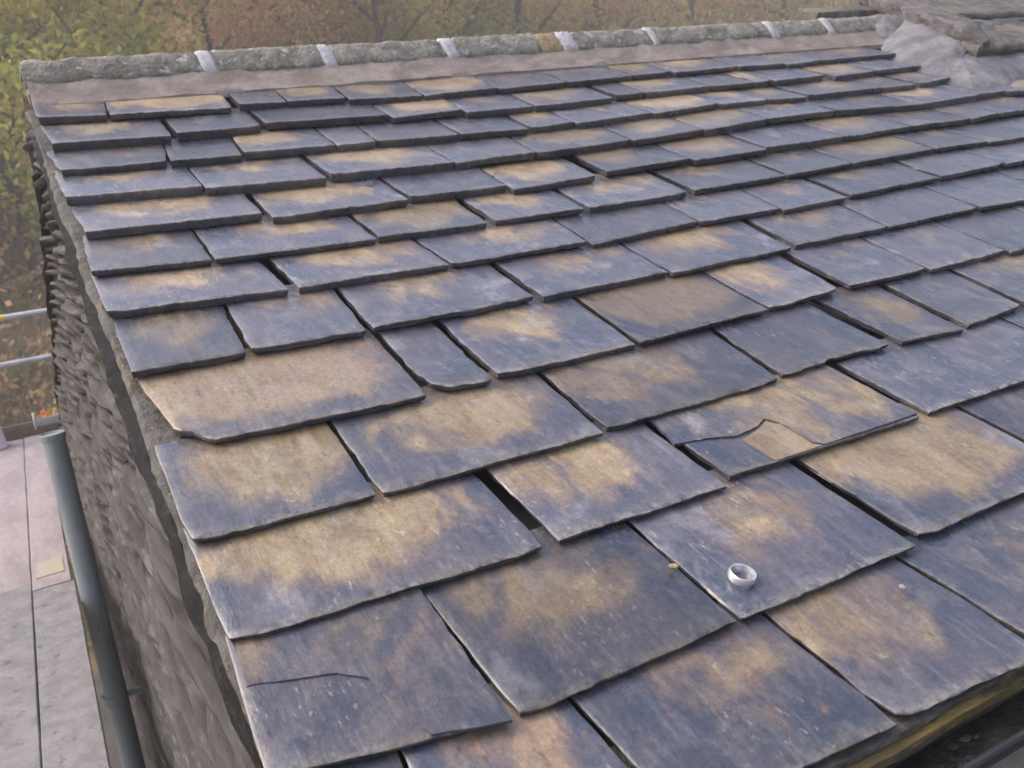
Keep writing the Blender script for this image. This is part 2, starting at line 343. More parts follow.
# slates: per course (gauge, thickness above, [(u,v) of both tail corners, side skews, thickness, stain, pinkness])
COURSES = [
  (0.224, 0.009, [
    (0.31, 0.474, 0.57, 0.456, 0.09, -0.058, 0.0085, 0.45, 0.7),
    (0.579, 0.455, 0.918, 0.441, -0.058, -0.058, 0.0091, 0.5, 0.5),
    (0.927, 0.443, 1.22, 0.426, -0.058, -0.09, 0.0079, 0.55, 0.12),
    (1.229, 0.426, 1.593, 0.411, -0.09, 0, 0.011, 0.4, 0.24),
  ]),
  (0.251, 0.009, [
    (0.169, 0.731, 0.468, 0.678, 0.09, -0.019, 0.0104, 0.12, 0.07),
    (0.479, 0.671, 0.847, 0.677, -0.019, -0.019, 0.0096, 0.5, 0.4),
    (0.856, 0.677, 1.234, 0.676, -0.019, -0.041, 0.0083, 0.42, 0.03),
    (1.258, 0.686, 1.696, 0.693, -0.041, -0.039, 0.0084, 0.78, 0.28),
    (1.711, 0.693, 2.09, 0.693, -0.039, 0, 0.0106, 0.4, 0.24),
  ]),
  (0.22, 0.01, [
    (0.19, 0.956, 0.681, 0.934, 0.032, -0.015, 0.0105, 0.75, 0.06),
    (0.708, 0.939, 1.053, 0.935, -0.015, -0.015, 0.0088, 0.6, 0.19),
    (1.075, 0.953, 1.564, 0.943, -0.015, -0.016, 0.0103, 0.5, 0.26),
    (1.597, 0.948, 2.145, 0.943, -0.016, 0.013, 0.0108, 0.1, 0.03),
    (2.159, 0.942, 2.554, 0.943, 0.013, 0, 0.0098, 0.1, 0.2),
  ]),
  (0.239, 0.012, [
    (0.195, 1.175, 0.495, 1.168, 0.043, 0.042, 0.0105, 0.72, 0.05),
    (0.504, 1.164, 0.946, 1.16, 0.042, 0.042, 0.0104, 0.62, 0.3),
    (0.96, 1.168, 1.402, 1.167, 0.042, 0.093, 0.0122, 0.55, 0.26),
    (1.419, 1.177, 1.748, 1.186, 0.093, 0.009, 0.0107, 0.12, 0.09),
    (1.789, 1.179, 1.984, 1.164, 0.009, 0.088, 0.0121, 0.55, 0.17),
    (2.011, 1.174, 2.237, 1.188, 0.088, 0.134, 0.012, 0.1, 0.25),
    (2.258, 1.192, 2.631, 1.198, 0.134, 0, 0.0105, 0.4, 0.12),
  ]),
  (0.263, 0.014, [
    (0.253, 1.429, 0.703, 1.407, -0.086, 0.048, 0.0131, 0.95, 0.8),
    (0.718, 1.424, 0.847, 1.404, 0.048, 0.048, 0.011, 0, 0.09),
    (0.866, 1.417, 1.209, 1.414, 0.048, 0.044, 0.0141, 0.5, 0.01),
    (1.222, 1.418, 1.604, 1.425, 0.044, 0.048, 0.0104, 0.85, 0.7),
    (1.615, 1.426, 1.863, 1.442, 0.048, 0.112, 0.0115, 0.5, 0.16),
    (1.902, 1.445, 2.188, 1.438, 0.112, 0.111, 0.0125, 0.3, 0.1),
    (2.197, 1.431, 2.514, 1.437, 0.111, 0.118, 0.015, 0.2, 0.06),
    (2.523, 1.424, 2.881, 1.43, 0.118, 0, 0.0122, 0.2, 0.06),
  ]),
  (0.243, 0.015, [
    (0.221, 1.709, 0.441, 1.704, 0.046, 0.081, 0.0154, 0.5, 0.08),
    (0.451, 1.704, 0.698, 1.697, 0.081, 0.081, 0.0139, 0.42, 0.22),
    (0.711, 1.701, 1.116, 1.691, 0.081, 0.045, 0.0137, 0.42, 0.17),
    (1.138, 1.687, 1.506, 1.688, 0.045, 0.065, 0.017, 0.42, 0.03),
    (1.515, 1.674, 1.931, 1.685, 0.065, 0.138, 0.0122, 0.5, 0.07),
    (1.962, 1.694, 2.324, 1.694, 0.138, 0.15, 0.0162, 0.42, 0.18),
    (2.333, 1.692, 2.742, 1.701, 0.15, 0.15, 0.0132, 0.1, 0.1),
    (2.752, 1.697, 3.151, 1.684, 0.15, 0.15, 0.0129, 0.12, 0.14),
    (3.162, 1.681, 3.599, 1.681, 0.15, 0, 0.0121, 0.1, 0.21),
  ]),
  (0.222, 0.016, [
    (0.221, 1.978, 0.609, 1.94, 0.06, -0, 0.0181, 0.5, 0.29),
    (0.637, 1.945, 1.013, 1.927, -0, -0, 0.0172, 0.55, 0.29),
    (1.022, 1.923, 1.418, 1.923, -0, 0.115, 0.0129, 0.42, 0.09),
    (1.428, 1.905, 1.803, 1.927, 0.115, 0.15, 0.0185, 0.1, 0.23),
    (1.809, 1.918, 2.117, 1.925, 0.15, 0.15, 0.0152, 0.38, 0.28),
    (2.123, 1.909, 2.392, 1.916, 0.15, 0.15, 0.0165, 0.42, 0.25),
    (2.419, 1.925, 2.86, 1.945, 0.15, 0.15, 0.0145, 0.28, 0.06),
    (2.879, 1.948, 3.24, 1.966, 0.15, 0.15, 0.0154, 0.1, 0.04),
    (3.251, 1.962, 3.658, 1.967, 0.15, 0, 0.015, 0.2, 0.29),
  ]),
  (0.246, 0.021, [
    (0.231, 2.192, 0.497, 2.159, 0.076, 0.048, 0.0157, 0.5, 0),
    (0.505, 2.156, 0.91, 2.137, 0.048, 0.048, 0.0139, 0.48, 0.05),
    (0.922, 2.139, 1.235, 2.13, 0.048, 0.088, 0.0186, 0.85, 0.11),
    (1.262, 2.135, 1.546, 2.125, 0.088, 0.13, 0.0155, 0.5, 0.03),
    (1.567, 2.126, 1.931, 2.124, 0.13, 0.15, 0.0199, 0.5, 0.13),
    (1.96, 2.132, 2.348, 2.14, 0.15, 0.15, 0.0149, 0.42, 0.02),
    (2.365, 2.144, 2.67, 2.155, 0.15, 0.15, 0.014, 0.4, 0.05),
    (2.677, 2.153, 3.124, 2.176, 0.15, 0.15, 0.0179, 0.85, 0.04),
    (3.132, 2.174, 3.411, 2.168, 0.15, 0.15, 0.0139, 0.4, 0.15),
    (3.417, 2.157, 3.82, 2.158, 0.15, 0, 0.0152, 0.2, 0.3),
  ]),
  (0.25, 0.023, [
    (0.258, 2.43, 0.694, 2.396, 0.006, 0.069, 0.022, 0.4, 0.16),
    (0.712, 2.36, 1.102, 2.359, 0.069, 0.069, 0.022, 0.5, 0.12),
    (1.116, 2.37, 1.425, 2.364, 0.069, 0.142, 0.0261, 0.1, 0.14),
    (1.431, 2.327, 1.742, 2.347, 0.142, 0.15, 0.0199, 0.55, 0.12),
    (1.795, 2.368, 2.143, 2.383, 0.15, 0.15, 0.0182, 0.45, 0.4),
    (2.149, 2.361, 2.48, 2.372, 0.15, 0.15, 0.0199, 0.6, 0.6),
    (2.497, 2.39, 2.895, 2.395, 0.15, 0.15, 0.0248, 0.03, 0.15),
    (2.903, 2.392, 3.263, 2.41, 0.15, 0.15, 0.0181, 0.5, 0.08),
    (3.269, 2.408, 3.627, 2.411, 0.15, 0.15, 0.0199, 0.3, 0.06),
    (3.64, 2.407, 3.821, 2.426, 0.15, 0.15, 0.0198, 0.2, 0.26),
    (3.83, 2.424, 4.227, 2.431, 0.15, 0, 0.019, 0.2, 0.02),
  ]),
  (0.266, 0.022, [
    (0.251, 2.685, 0.601, 2.642, 0.028, 0.055, 0.034, 0.25, 0.17),
    (0.607, 2.625, 0.95, 2.6, 0.055, 0.055, 0.0287, 0.2, 0.12),
    (0.97, 2.62, 1.37, 2.599, 0.055, 0.078, 0.0278, 0.5, 0.2),
    (1.376, 2.597, 1.669, 2.601, 0.078, 0.15, 0.022, 0, 0.22),
    (1.675, 2.591, 2.07, 2.616, 0.15, 0.15, 0.0241, 0.5, 0.03),
    (2.076, 2.606, 2.406, 2.632, 0.15, 0.15, 0.0215, 0.5, 0.26),
    (2.412, 2.621, 2.761, 2.669, 0.15, 0.15, 0.0278, 0.8, 0.6),
    (2.769, 2.666, 3.126, 2.673, 0.15, 0.15, 0.0226, 0.3, 0.2),
    (3.132, 2.671, 3.585, 2.63, 0.15, 0.15, 0.024, 0.2, 0.19),
    (3.591, 2.629, 4.022, 2.668, 0.15, 0.15, 0.027, 0.4, 0.16),
    (4.028, 2.666, 4.214, 2.679, 0.15, 0.15, 0.0256, 0.2, 0.21),
    (4.22, 2.651, 4.594, 2.651, 0.15, 0, 0.022, 0.5, 0.28),
  ]),
  (0.251, 0.023, [
    (0.27, 2.893, 0.563, 2.876, -0.02, 0.15, 0.0271, 0.22, 0.02),
    (0.569, 2.875, 0.78, 2.872, 0.15, 0.15, 0.0272, 0.1, 0.29),
    (0.791, 2.888, 1.081, 2.875, 0.15, 0.115, 0.0246, 0.5, 0.01),
    (1.087, 2.865, 1.219, 2.864, 0.115, 0.15, 0.0266, 0.1, 0.04),
    (1.225, 2.863, 1.517, 2.849, 0.15, 0.131, 0.0272, 0.1, 0.2),
    (1.527, 2.845, 1.786, 2.836, 0.131, 0.15, 0.0192, 0.1, 0.05),
    (1.803, 2.843, 1.985, 2.848, 0.15, 0.15, 0.0243, 0.5, 0.17),
    (1.991, 2.835, 2.352, 2.87, 0.15, 0.15, 0.0253, 0.2, 0.28),
    (2.358, 2.856, 2.704, 2.895, 0.15, 0.15, 0.0206, 0.8, 0.4),
    (2.71, 2.881, 2.956, 2.883, 0.15, 0.15, 0.0268, 0.4, 0),
    (2.962, 2.869, 3.173, 2.87, 0.15, 0.15, 0.0264, 0.4, 0.03),
    (3.195, 2.88, 3.585, 2.887, 0.15, 0.15, 0.0258, 0.5, 0.23),
    (3.595, 2.884, 3.871, 2.879, 0.15, 0.15, 0.0264, 0.3, 0.17),
    (3.908, 2.887, 4.162, 2.929, 0.15, 0, 0.0264, 0.3, 0.06),
  ]),
  (0.253, 0.02, [
    (0.284, 3.141, 0.629, 3.114, 0.001, 0.069, 0.03, 0.42, 0.1),
    (0.651, 3.129, 0.928, 3.133, 0.069, 0.069, 0.0278, 0.1, 0.23),
    (0.947, 3.15, 1.38, 3.128, 0.069, 0.081, 0.024, 0.12, 0.16),
    (1.386, 3.091, 1.664, 3.108, 0.081, 0.15, 0.0198, 0.7, 0.01),
    (1.67, 3.072, 1.948, 3.069, 0.15, 0.15, 0.025, 0.2, 0.15),
    (1.959, 3.066, 2.326, 3.09, 0.15, 0.15, 0.0275, 0.5, 0.18),
    (2.36, 3.11, 2.504, 3.116, 0.15, 0.15, 0.0208, 0, 0.11),
    (2.512, 3.113, 2.848, 3.117, 0.15, 0.15, 0.0266, 0.5, 0.16),
    (2.861, 3.114, 3.101, 3.116, 0.15, 0.15, 0.0196, 0.12, 0.25),
    (3.11, 3.114, 3.219, 3.135, 0.15, 0.15, 0.0272, 0.7, 0.03),
    (3.225, 3.119, 3.54, 3.125, 0.15, 0.15, 0.0245, 0.1, 0.11),
    (3.576, 3.097, 3.889, 3.129, 0.15, 0.15, 0.0268, 0.75, 0.09),
    (3.899, 3.127, 4.213, 3.147, 0.15, 0, 0.0217, 0.2, 0.15),
  ]),
  (0.23, 0.016, [
    (0.282, 3.418, 0.491, 3.391, 0.035, 0.1, 0.0247, 0.4, 0.03),
    (0.497, 3.389, 0.897, 3.358, 0.1, 0.1, 0.0179, 0.7, 0.19),
    (0.927, 3.387, 1.094, 3.379, 0.1, 0.117, 0.0241, 0, 0.15),
    (1.1, 3.377, 1.315, 3.371, 0.117, 0.15, 0.0205, 0.6, 0.26),
    (1.322, 3.341, 1.606, 3.318, 0.15, 0.15, 0.0232, 0.4, 0.02),
    (1.614, 3.316, 1.941, 3.343, 0.15, 0.15, 0.0241, 0.7, 0.3),
    (1.947, 3.328, 2.267, 3.335, 0.15, 0.15, 0.0194, 0.2, 0.25),
    (2.276, 3.333, 2.617, 3.36, 0.15, 0.15, 0.0204, 0.1, 0.24),
    (2.626, 3.358, 2.839, 3.373, 0.15, 0.15, 0.0183, 0.6, 0.26),
    (2.851, 3.352, 3.22, 3.369, 0.15, 0.15, 0.0184, 0.4, 0.04),
    (3.235, 3.366, 3.503, 3.357, 0.15, 0.15, 0.021, 0.1, 0.1),
    (3.509, 3.339, 3.741, 3.36, 0.15, 0.15, 0.0213, 0.3, 0.27),
    (3.752, 3.357, 4.298, 3.376, 0.15, 0, 0.0227, 0.3, 0),
  ]),
]

# ------------------------------------------------------------------ terrain
def hill_z(x, y):
    s = max(0.0, y - 11.0)
    z = 0.47 * s * min(1.0, s / 5.0)
    z = min(z, 19.5 + 0.02 * s)
    k = min(1.0, s / 6.0)
    return z + k * (1.3 * fnoise(x * 0.07, y * 0.07, 3.1) + 0.35 * fnoise(x * 0.31, y * 0.31, 8.2))
nx, ny = 90, 90
V, F = [], []
for j in range(ny + 1):
    for i in range(nx + 1):
        x = -60 + 190 * i / nx
        t = j / ny
        y = -60 + 70 * min(1, t / 0.2) if t < 0.2 else 10 + 110 * ((t - 0.2) / 0.8) ** 1.5
        V.append((x, y, hill_z(x, y)))
for j in range(ny):
    for i in range(nx):
        a = j * (nx + 1) + i
        F.append((a, a + 1, a + nx + 2, a + nx + 1))
ground = mesh_obj('ground', V, F, HILL)
tag(ground, 'leaf-strewn ground rising into a wooded hillside behind the cottage', kind='structure')

yv, yf = box(-4, 8, -4, 11.4, -0.05, 0.006)
yard = mesh_obj('yard', yv, yf, YARD, smooth=False)
tag(yard, 'dark wet concrete yard below the scaffold', kind='structure')

# ------------------------------------------------------------------ cottage frame
SP, CP = math.sin(PITCH), math.cos(PITCH)
def rw(u, v, n=0.0):                      # roof coordinates (along ridge, up the slope, out of the slope) -> world
    return Vector((u, v * CP + (1 - n) * SP, ZC + v * SP - (1 - n) * CP))
BASE = Vector((2.4, 3.7, 0.0))
cottage = empty('stone_cottage', BASE)
tag(cottage, 'stone cottage with wet blue-grey slate roof, rubble gable wall and lichened ridge', 'building')
def local(vs_): return [Vector(v) - BASE for v in vs_]

# roof deck, the part that carries the slates (own axes: u, v, n)
ROOF_LEN = 6.4
def verge_u(v): return 0.19 + 0.027 * v
dv, df = [], []
for (v, lo) in ((0.50, -0.16), (3.72, -0.16)):
    for (u, n) in ((verge_u(v) + 0.05, -0.10), (ROOF_LEN, -0.10), (ROOF_LEN, lo), (verge_u(v) + 0.05, lo)):
        dv.append((u, v, n))
df = [(0, 1, 5, 4), (1, 2, 6, 5), (2, 3, 7, 6), (3, 0, 4, 7), (0, 3, 2, 1), (4, 5, 6, 7)]
roof = mesh_obj('roof', dv, df, DECK, cottage, smooth=False)
roof.location = rw(0, 0, 0) - BASE
roof.rotation_euler = (PITCH, 0, 0)
roof['label'] = 'slope of overlapping wet slates stained tan and ochre'

# back slope (out of sight behind the ridge), stepped courses
BP = R(25)
RY, RZ = rw(0, 3.74, 0.0).y, rw(0, 3.74, 0.0).z
BRZ = RZ - 0.33           # the back slope starts lower, below a short upstand
bv, bf = [], []
nb = 13
for k in range(nb):
    t0, t1 = 3.05 * k / nb, 3.05 * (k + 1) / nb + 0.03
    o = len(bv)
    for (t, up) in ((t0, -0.012), (t1, 0.0), (t1, -0.03), (t0, -0.04)):
        for u in (0.285, ROOF_LEN):
            bv.append(Vector((u, RY + t * math.cos(BP) + up * math.sin(BP), BRZ - t * math.sin(BP) + up * math.cos(BP))))
    for q in range(4):
        a, b = o + q * 2, o + ((q + 1) % 4) * 2
        bf.append((a, a + 1, b + 1, b))
    bf.append((o, o + 2, o + 4, o + 6)); bf.append((o + 1, o + 7, o + 5, o + 3))
mesh_obj('back_roof', local(bv), bf, SLATE, cottage, smooth=False).color = (0.2, 0.2, 0.5, 1)

b = box(0.288, ROOF_LEN, RY - 0.06, RY + 0.09, BRZ - 0.2, RZ - 0.02)
mesh_obj('ridge_upstand', local([Vector(v) for v in b[0]]), b[1], TIMBER, cottage, smooth=False)

# ------------------------------------------------------------------ slates
def make_slate(idx, uBL, vBL, uBR, vBR, kl, kr, t, tan, pink, expo, drop, rs, rag=1.0, chips=(0, 0)):
    L0, R0 = Vector((uBL, vBL)), Vector((uBR, vBR))
    head = expo * 1.28
    w = (R0 - L0).length
    bs = [0.0, 0.0035 / head] + [x / head for x in np.linspace(0.016, expo * 1.06, 11)] + [0.92, 1.0]
    na = max(9, int(w / 0.016))
    as_ = [0.0, 0.0035 / w] + list(np.linspace(0.02 / w, 1 - 0.02 / w, na)) + [1 - 0.0035 / w, 1.0]
    sx, sy = rs.uniform(0, 90), rs.uniform(0, 90)
    cl = chips[0] if chips[0] else rs.choice((0, 0, 0, 0.003, 0.008))
    cr = chips[1] if chips[1] else rs.choice((0, 0, 0, 0.003, 0.008))
    tw = rs.uniform(-0.003, 0.003)
    c = (L0 + R0) / 2
    V, UV, E, SK = [], [], [], []
    ar = 1.0 if idx <= 4 else 0.6
    for j, b in enumerate(bs):
        bl = L0 + Vector((kl, 1.0)) * (b * head)
        br = R0 + Vector((kr, 1.0)) * (b * head)
        for i, a in enumerate(as_):
            q = bl.lerp(br, a)
            s = a * w
            # ragged tail, uneven sides
            rg = rag * (0.0032 * fnoise(sx + s * 8, sy) + 0.0030 * fnoise(sx + s * 33, sy + 5) + 0.0024 * fnoise(sx + s * 85, sy + 9))
            q.y += rg * max(0.0, 1 - b * head / 0.10)
            d_l, d_r = max(0.0, 1 - s / 0.05), max(0.0, 1 - (w - s) / 0.05)
            bb = max(0.0, 1 - b * head / 0.06)
            q.y += (cl * d_l ** 1.5 + cr * d_r ** 1.5) * bb
            sd = 0.0035 * fnoise(sx + 7, b * head * 11 + sy) + 0.0022 * fnoise(sx + 3, b * head * 38 + sy)
            q.x += sd * rag * (d_l + d_r)
            q.x += (cl * 0.5 * d_l - cr * 0.5 * d_r) * bb
            n = -drop * (b * head / expo) + tw * (a - 0.5) * (1 - b)
            n += 0.0012 * fnoise(q.x * 8 + sx, q.y * 8 + sy) + 0.0006 * fnoise(q.x * 30 + sx, q.y * 20 + sy)
            edge = (j == 0 or i == 0 or i == len(as_) - 1)
            if edge: n -= 0.0016 + 0.001 * fnoise(q.x * 60, q.y * 60, sx)
            V.append((q.x - c.x, q.y - c.y, n))
            UV.append((a, b * head / expo))
            E.append(ar * (1.0 if (j == 0) else (0.5 if edge else (0.75 if j == 1 else (0.15 if j == 2 else 0.0)))))
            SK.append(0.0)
    W_ = len(as_); H_ = len(bs)
    F = [(j * W_ + i, j * W_ + i + 1, (j + 1) * W_ + i + 1, (j + 1) * W_ + i) for j in range(H_ - 1) for i in range(W_ - 1)]
    ring = [i for i in range(W_)] + [j * W_ + W_ - 1 for j in range(1, H_)] + [(H_ - 1) * W_ + i for i in range(W_ - 2, -1, -1)] + [j * W_ for j in range(H_ - 2, 0, -1)]
    m = len(ring)
    prev = ring
    for lev, fr in enumerate((0.3, 0.62, 1.0)):
        cur = []
        for k, vi in enumerate(ring):
            x, y, n = V[vi]
            a_, b_ = V[ring[k - 1]], V[ring[(k + 1) % m]]
            tx, ty = b_[0] - a_[0], b_[1] - a_[1]
            l = math.hypot(tx, ty) or 1
            ox, oy = ty / l, -tx / l
            off = 0.0035 * fnoise(x * 22 + sx, y * 22 + lev * 4.7, lev * 3.3) + 0.0015 * fnoise(x * 70 + sx, y * 70, lev * 9.0) - 0.002 * lev * 0.6
            off = max(-0.006, min(0.0015, off))
            V.append((x + ox * off, y + oy * off, n - t * fr))
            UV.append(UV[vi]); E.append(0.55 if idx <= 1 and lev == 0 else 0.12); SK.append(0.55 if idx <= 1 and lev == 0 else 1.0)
            cur.append(len(V) - 1)
        for k in range(m):
            k2 = (k + 1) % m
            F.append((prev[k2], prev[k], cur[k], cur[k2]))
        prev = cur
    F.append(tuple(reversed(prev)))
    me = bpy.data.meshes.new('slate')
    me.from_pydata(V, [], F)
    uvl = me.uv_layers.new(name='slate')
    li = np.empty(len(me.loops), dtype=np.int32); me.loops.foreach_get('vertex_index', li)
    uvl.data.foreach_set('uv', np.array(UV, dtype=np.float32)[li].ravel())
    at = me.attributes.new('edge', 'FLOAT', 'POINT'); at.data.foreach_set('value', np.array(E, dtype=np.float32))
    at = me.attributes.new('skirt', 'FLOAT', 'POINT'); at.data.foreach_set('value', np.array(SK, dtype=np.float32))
    me.polygons.foreach_set('use_smooth', [True] * len(me.polygons))
    me.set_sharp_from_angle(angle=R(40))
    me.materials.append(SLATE)
    o = bpy.data.objects.new('slate', me)
    o.location = (c.x, c.y, 0)
    o.color = (tan, pink, rs.uniform(0.12, 0.85), (1.0, 0.9, 0.7, 0.5)[idx] if idx < 4 else rs.choice((0.0, 0.15, 0.35, 0.6)))
    return link(o, roof)

slates = {}
rs = random.Random(11)
for ci, (expo, t_above, rows) in enumerate(COURSES):
    drop = t_above * 1.12 + 0.0035
    rows = [list(r) for r in rows]
    if ci == 0: rows.insert(0, [0.165, 0.475, 0.304, 0.486, 0.06, 0.09, 0.010, 0.3, 0.3]); rows[1][4] = 0.09
    if ci < 10:  # carry each course on past the picture's edge
        u = rows[-1][2] + 0.006
        while u < 5.4:
            w = rs.uniform(0.28, 0.44); v = rows[-1][1] + rs.uniform(-0.01, 0.01)
            rows[-1][5] = rows[-1][4]
            rows.append([u, v, u + w, v, rows[-1][5], rows[-1][5], 0.014, rs.uniform(0.05, 0.6), rs.uniform(0, 0.4)])
            u += w + 0.007
    for si, r in enumerate(rows):
        chips = (0, 0); rag = 0.8 if ci < 5 else 1.15
        if (ci, si) == (4, 0): chips = (0.04, 0.004)
        if (ci, si) == (4, 1): chips = (0.02, 0.004); rag = 1.4
        if (ci, si) == (0, 3): chips = (0.012, 0.01); rag = 1.5
        if (ci, si) in ((3, 3), (8, 1), (5, 2)): rag = 1.9
        slates[ci, si] = make_slate(ci, *r, expo, drop, rs, rag, chips)
for k, l in (((4, 1), 'narrow plain grey-green slate with clipped corners'), ((4, 0), 'broad pinkish tan slate with chipped corner at the verge'), ((2, 2), 'cracked yellowish slate with flaked layers')):
    slates[k]['label'] = l
slates[1, 0].color = (0.05, 0.2, 0.30, 1)
slates[0, 3].color = (0.62, 0.1, 0.55, 1)
slates[0, 2].color = (0.40, 0.55, 0.40, 1)
slates[4, 1].color = (0.0, 0.0, 0.55, 1)
slates[4, 0].color = (0.95, 0.8, 0.50, 1)
slates[3, 0].color = (0.78, 0.0, 0.5, 1)
slates[2, 0].color = (0.72, 0.05, 0.55, 1)
for k in ((5, 1), (5, 2), (5, 3), (4, 2), (8, 1), (7, 1), (6, 1), (9, 2)): slates[k].color[2] = 0.72
for (ci, si) in ((3, 3), (3, 5), (5, 6), (6, 3), (8, 6), (9, 3), (10, 5), (2, 3)):
    slates[ci, si].color[0] = 0.0
for (ci, si), o_ in slates.items():
    if ci >= 8 and o_.color[0] > 0.15: o_.color[0] += 0.15

# split layers still lying on two of the slates
def flake(name, pts, n0, t, slope, col, label):
    """thin plate on a slate: outline in roof coordinates, its surface following the slate's own fall"""
    out = []
    for i, p_ in enumerate(pts):
        q = pts[(i + 1) % len(pts)]
        m = max(1, int(math.hypot(q[0] - p_[0], q[1] - p_[1]) / 0.012))
        for k in range(m):
            x = p_[0] + (q[0] - p_[0]) * k / m; y = p_[1] + (q[1] - p_[1]) * k / m
            out.append((x + 0.0025 * fnoise(x * 50, y * 50, 1), y + 0.0025 * fnoise(x * 50, y * 50, 2)))
    c = (sum(p_[0] for p_ in out) / len(out), sum(p_[1] for p_ in out) / len(out))
    def nn(y): return -slope * (y - n0)
    V = [(x - c[0], y - c[1], nn(y) + t) for x, y in out] + [(x - c[0], y - c[1], nn(y) - 0.002) for x, y in out]
    m = len(out)
    F = [tuple(range(m)), tuple(range(2 * m - 1, m - 1, -1))] + [(k, m + k, m + (k + 1) % m, (k + 1) % m) for k in range(m)]
    area = sum(out[k][0] * out[(k + 1) % m][1] - out[(k + 1) % m][0] * out[k][1] for k in range(m))
    if area < 0: F = [tuple(reversed(f)) for f in F]
    o = mesh_obj(name, V, F, SLATE, roof, (c[0], c[1], 0), smooth=False)
    uvl = o.data.uv_layers.new(name='slate')
    for lp in o.data.loops:
        x, y, z = o.data.vertices[lp.vertex_index].co
        uvl.data[lp.index].uv = (0.45 + x, 0.6 + y)
    o.color = col
    o['label'] = label
    return o
dC = (COURSES[2][1] * 1.12 + 0.0035) / COURSES[2][0]
flake('slate_flake', [(1.052, 1.078), (1.119, 1.067), (1.176, 1.048), (1.237, 1.057), (1.268, 1.073), (1.286, 1.05), (1.29, 1.011), (1.291, 0.966), (1.306, 0.950), (1.394, 0.950), (1.561, 0.949), (1.556, 1.20), (1.07, 1.20)], 0.953, 0.0035, dC, (0.5, 0.05, 0.55, 1), 'split upper layer of the cracked slate')
flake('slate_flake', [(1.180, 1.036), (1.236, 1.049), (1.266, 1.066), (1.282, 1.046), (1.286, 1.008), (1.287, 0.964), (1.298, 0.951), (1.186, 0.951), (1.184, 0.985)], 0.953, 0.0018, dC, (0.62, 0.25, 0.55, 1), 'tan lower layer of the cracked slate')
dB = (COURSES[1][1] * 1.12 + 0.0035) / COURSES[1][0]
flake('slate_flake', [(0.190, 0.880), (0.262, 0.858), (0.302, 0.846), (0.336, 0.818), (0.350, 0.752), (0.367, 0.696), (0.466, 0.668), (0.470, 0.98), (0.205, 1.0)], 0.70, 0.0032, dB, (0.25, 0.3, 0.34, 1), 'split upper layer of the dark slate at the verge')

# ------------------------------------------------------------------ eaves: tilting fillet and gutter
def strip(name, prof, u0, u1, mat, parent, steps=40, amp=0.0, label=None, closed=True, seed=0.0):
    """sweep a (v, n) profile along the ridge direction, uneven by amp"""
    V, F = [], []
    m = len(prof)
    for i in range(steps + 1):
        u = u0 + (u1 - u0) * i / steps
        for k, (v, n) in enumerate(prof):
            V.append(rw(u, v + amp * (fnoise(u * 7 + seed, k * 3.1, 1) + 0.5 * fnoise(u * 23 + seed, k * 3.1, 5)), n + amp * (0.8 * fnoise(u * 7 + seed, k * 3.1, 7) + 0.3 * fnoise(u * 29, k * 3.1, 9))) - BASE)
    for i in range(steps):
        for k in range(m if closed else m - 1):
            k2 = (k + 1) % m
            F.append((i * m + k, i * m + k2, (i + 1) * m + k2, (i + 1) * m + k))
    if closed:
        F.append(tuple(range(m - 1, -1, -1))); F.append(tuple(steps * m + k for k in range(m)))
    o = mesh_obj(name, V, F, mat, parent)
    if label: o['label'] = label
    return o
strip('under_eaves_slate', [(0.434, -0.026), (0.436, -0.0180), (0.60, -0.034), (0.60, -0.041)], 0.20, 5.6, VERGE, cottage, 160, 0.004, 'grey edge of the under-eaves course')
strip('tilting_fillet', [(0.419, -0.046), (0.422, -0.030), (0.50, -0.034), (0.50, -0.050)], 0.24, 5.6, MOSSWOOD, cottage, 220, 0.005, 'strip of timber under the eaves slates, yellow with moss')
strip('fascia_board', [(0.470, -0.30), (0.437, -0.050), (0.462, -0.050), (0.495, -0.30)], 0.26, 5.6, TIMBER, cottage, 6)
gp = []
gc_v, gc_n, gr = 0.412, -0.068, 0.048
for k in range(13):
    w = math.pi * k / 12
    gp.append((gc_v - gr * math.cos(w) * CP - gr * math.sin(w) * SP, gc_n + gr * math.cos(w) * SP - gr * math.sin(w) * CP))
gi = []
for k in range(12, -1, -1):
    w = math.pi * k / 12
    g2 = gr - 0.004
    gi.append((gc_v - g2 * math.cos(w) * CP - g2 * math.sin(w) * SP, gc_n + g2 * math.cos(w) * SP - g2 * math.sin(w) * CP))
gutter = strip('gutter', gp + gi, 0.20, 5.6, GUTTER, cottage, 30, 0.0, 'black half-round gutter along the eaves')
sv = []
for k, t in enumerate((-0.8, 0.8)):
    sv.append((gc_v + gr * t * 0.9 * CP - gr * 0.45 * SP, gc_n - gr * t * 0.9 * SP - gr * 0.45 * CP))
silt = strip('gutter_silt', [sv[0], sv[1], (sv[1][0] - 0.012, sv[1][1] - 0.008), (sv[0][0] + 0.012, sv[0][1] - 0.014)], 0.24, 5.5, DEBRIS, gutter, 200, 0.004, 'wet silt and specks lying in the gutter')
rr_ = (gc_v - gr * CP, gc_n + gr * SP)
rim = tube([rw(u, rr_[0], rr_[1] + 0.001) - BASE for u in np.linspace(0.2, 5.6, 12)], [0.006] * 12, 8)
mesh_obj('gutter_lip', rim[0], rim[1], GUTTER, gutter)
silt.location = (0, 0, 0)
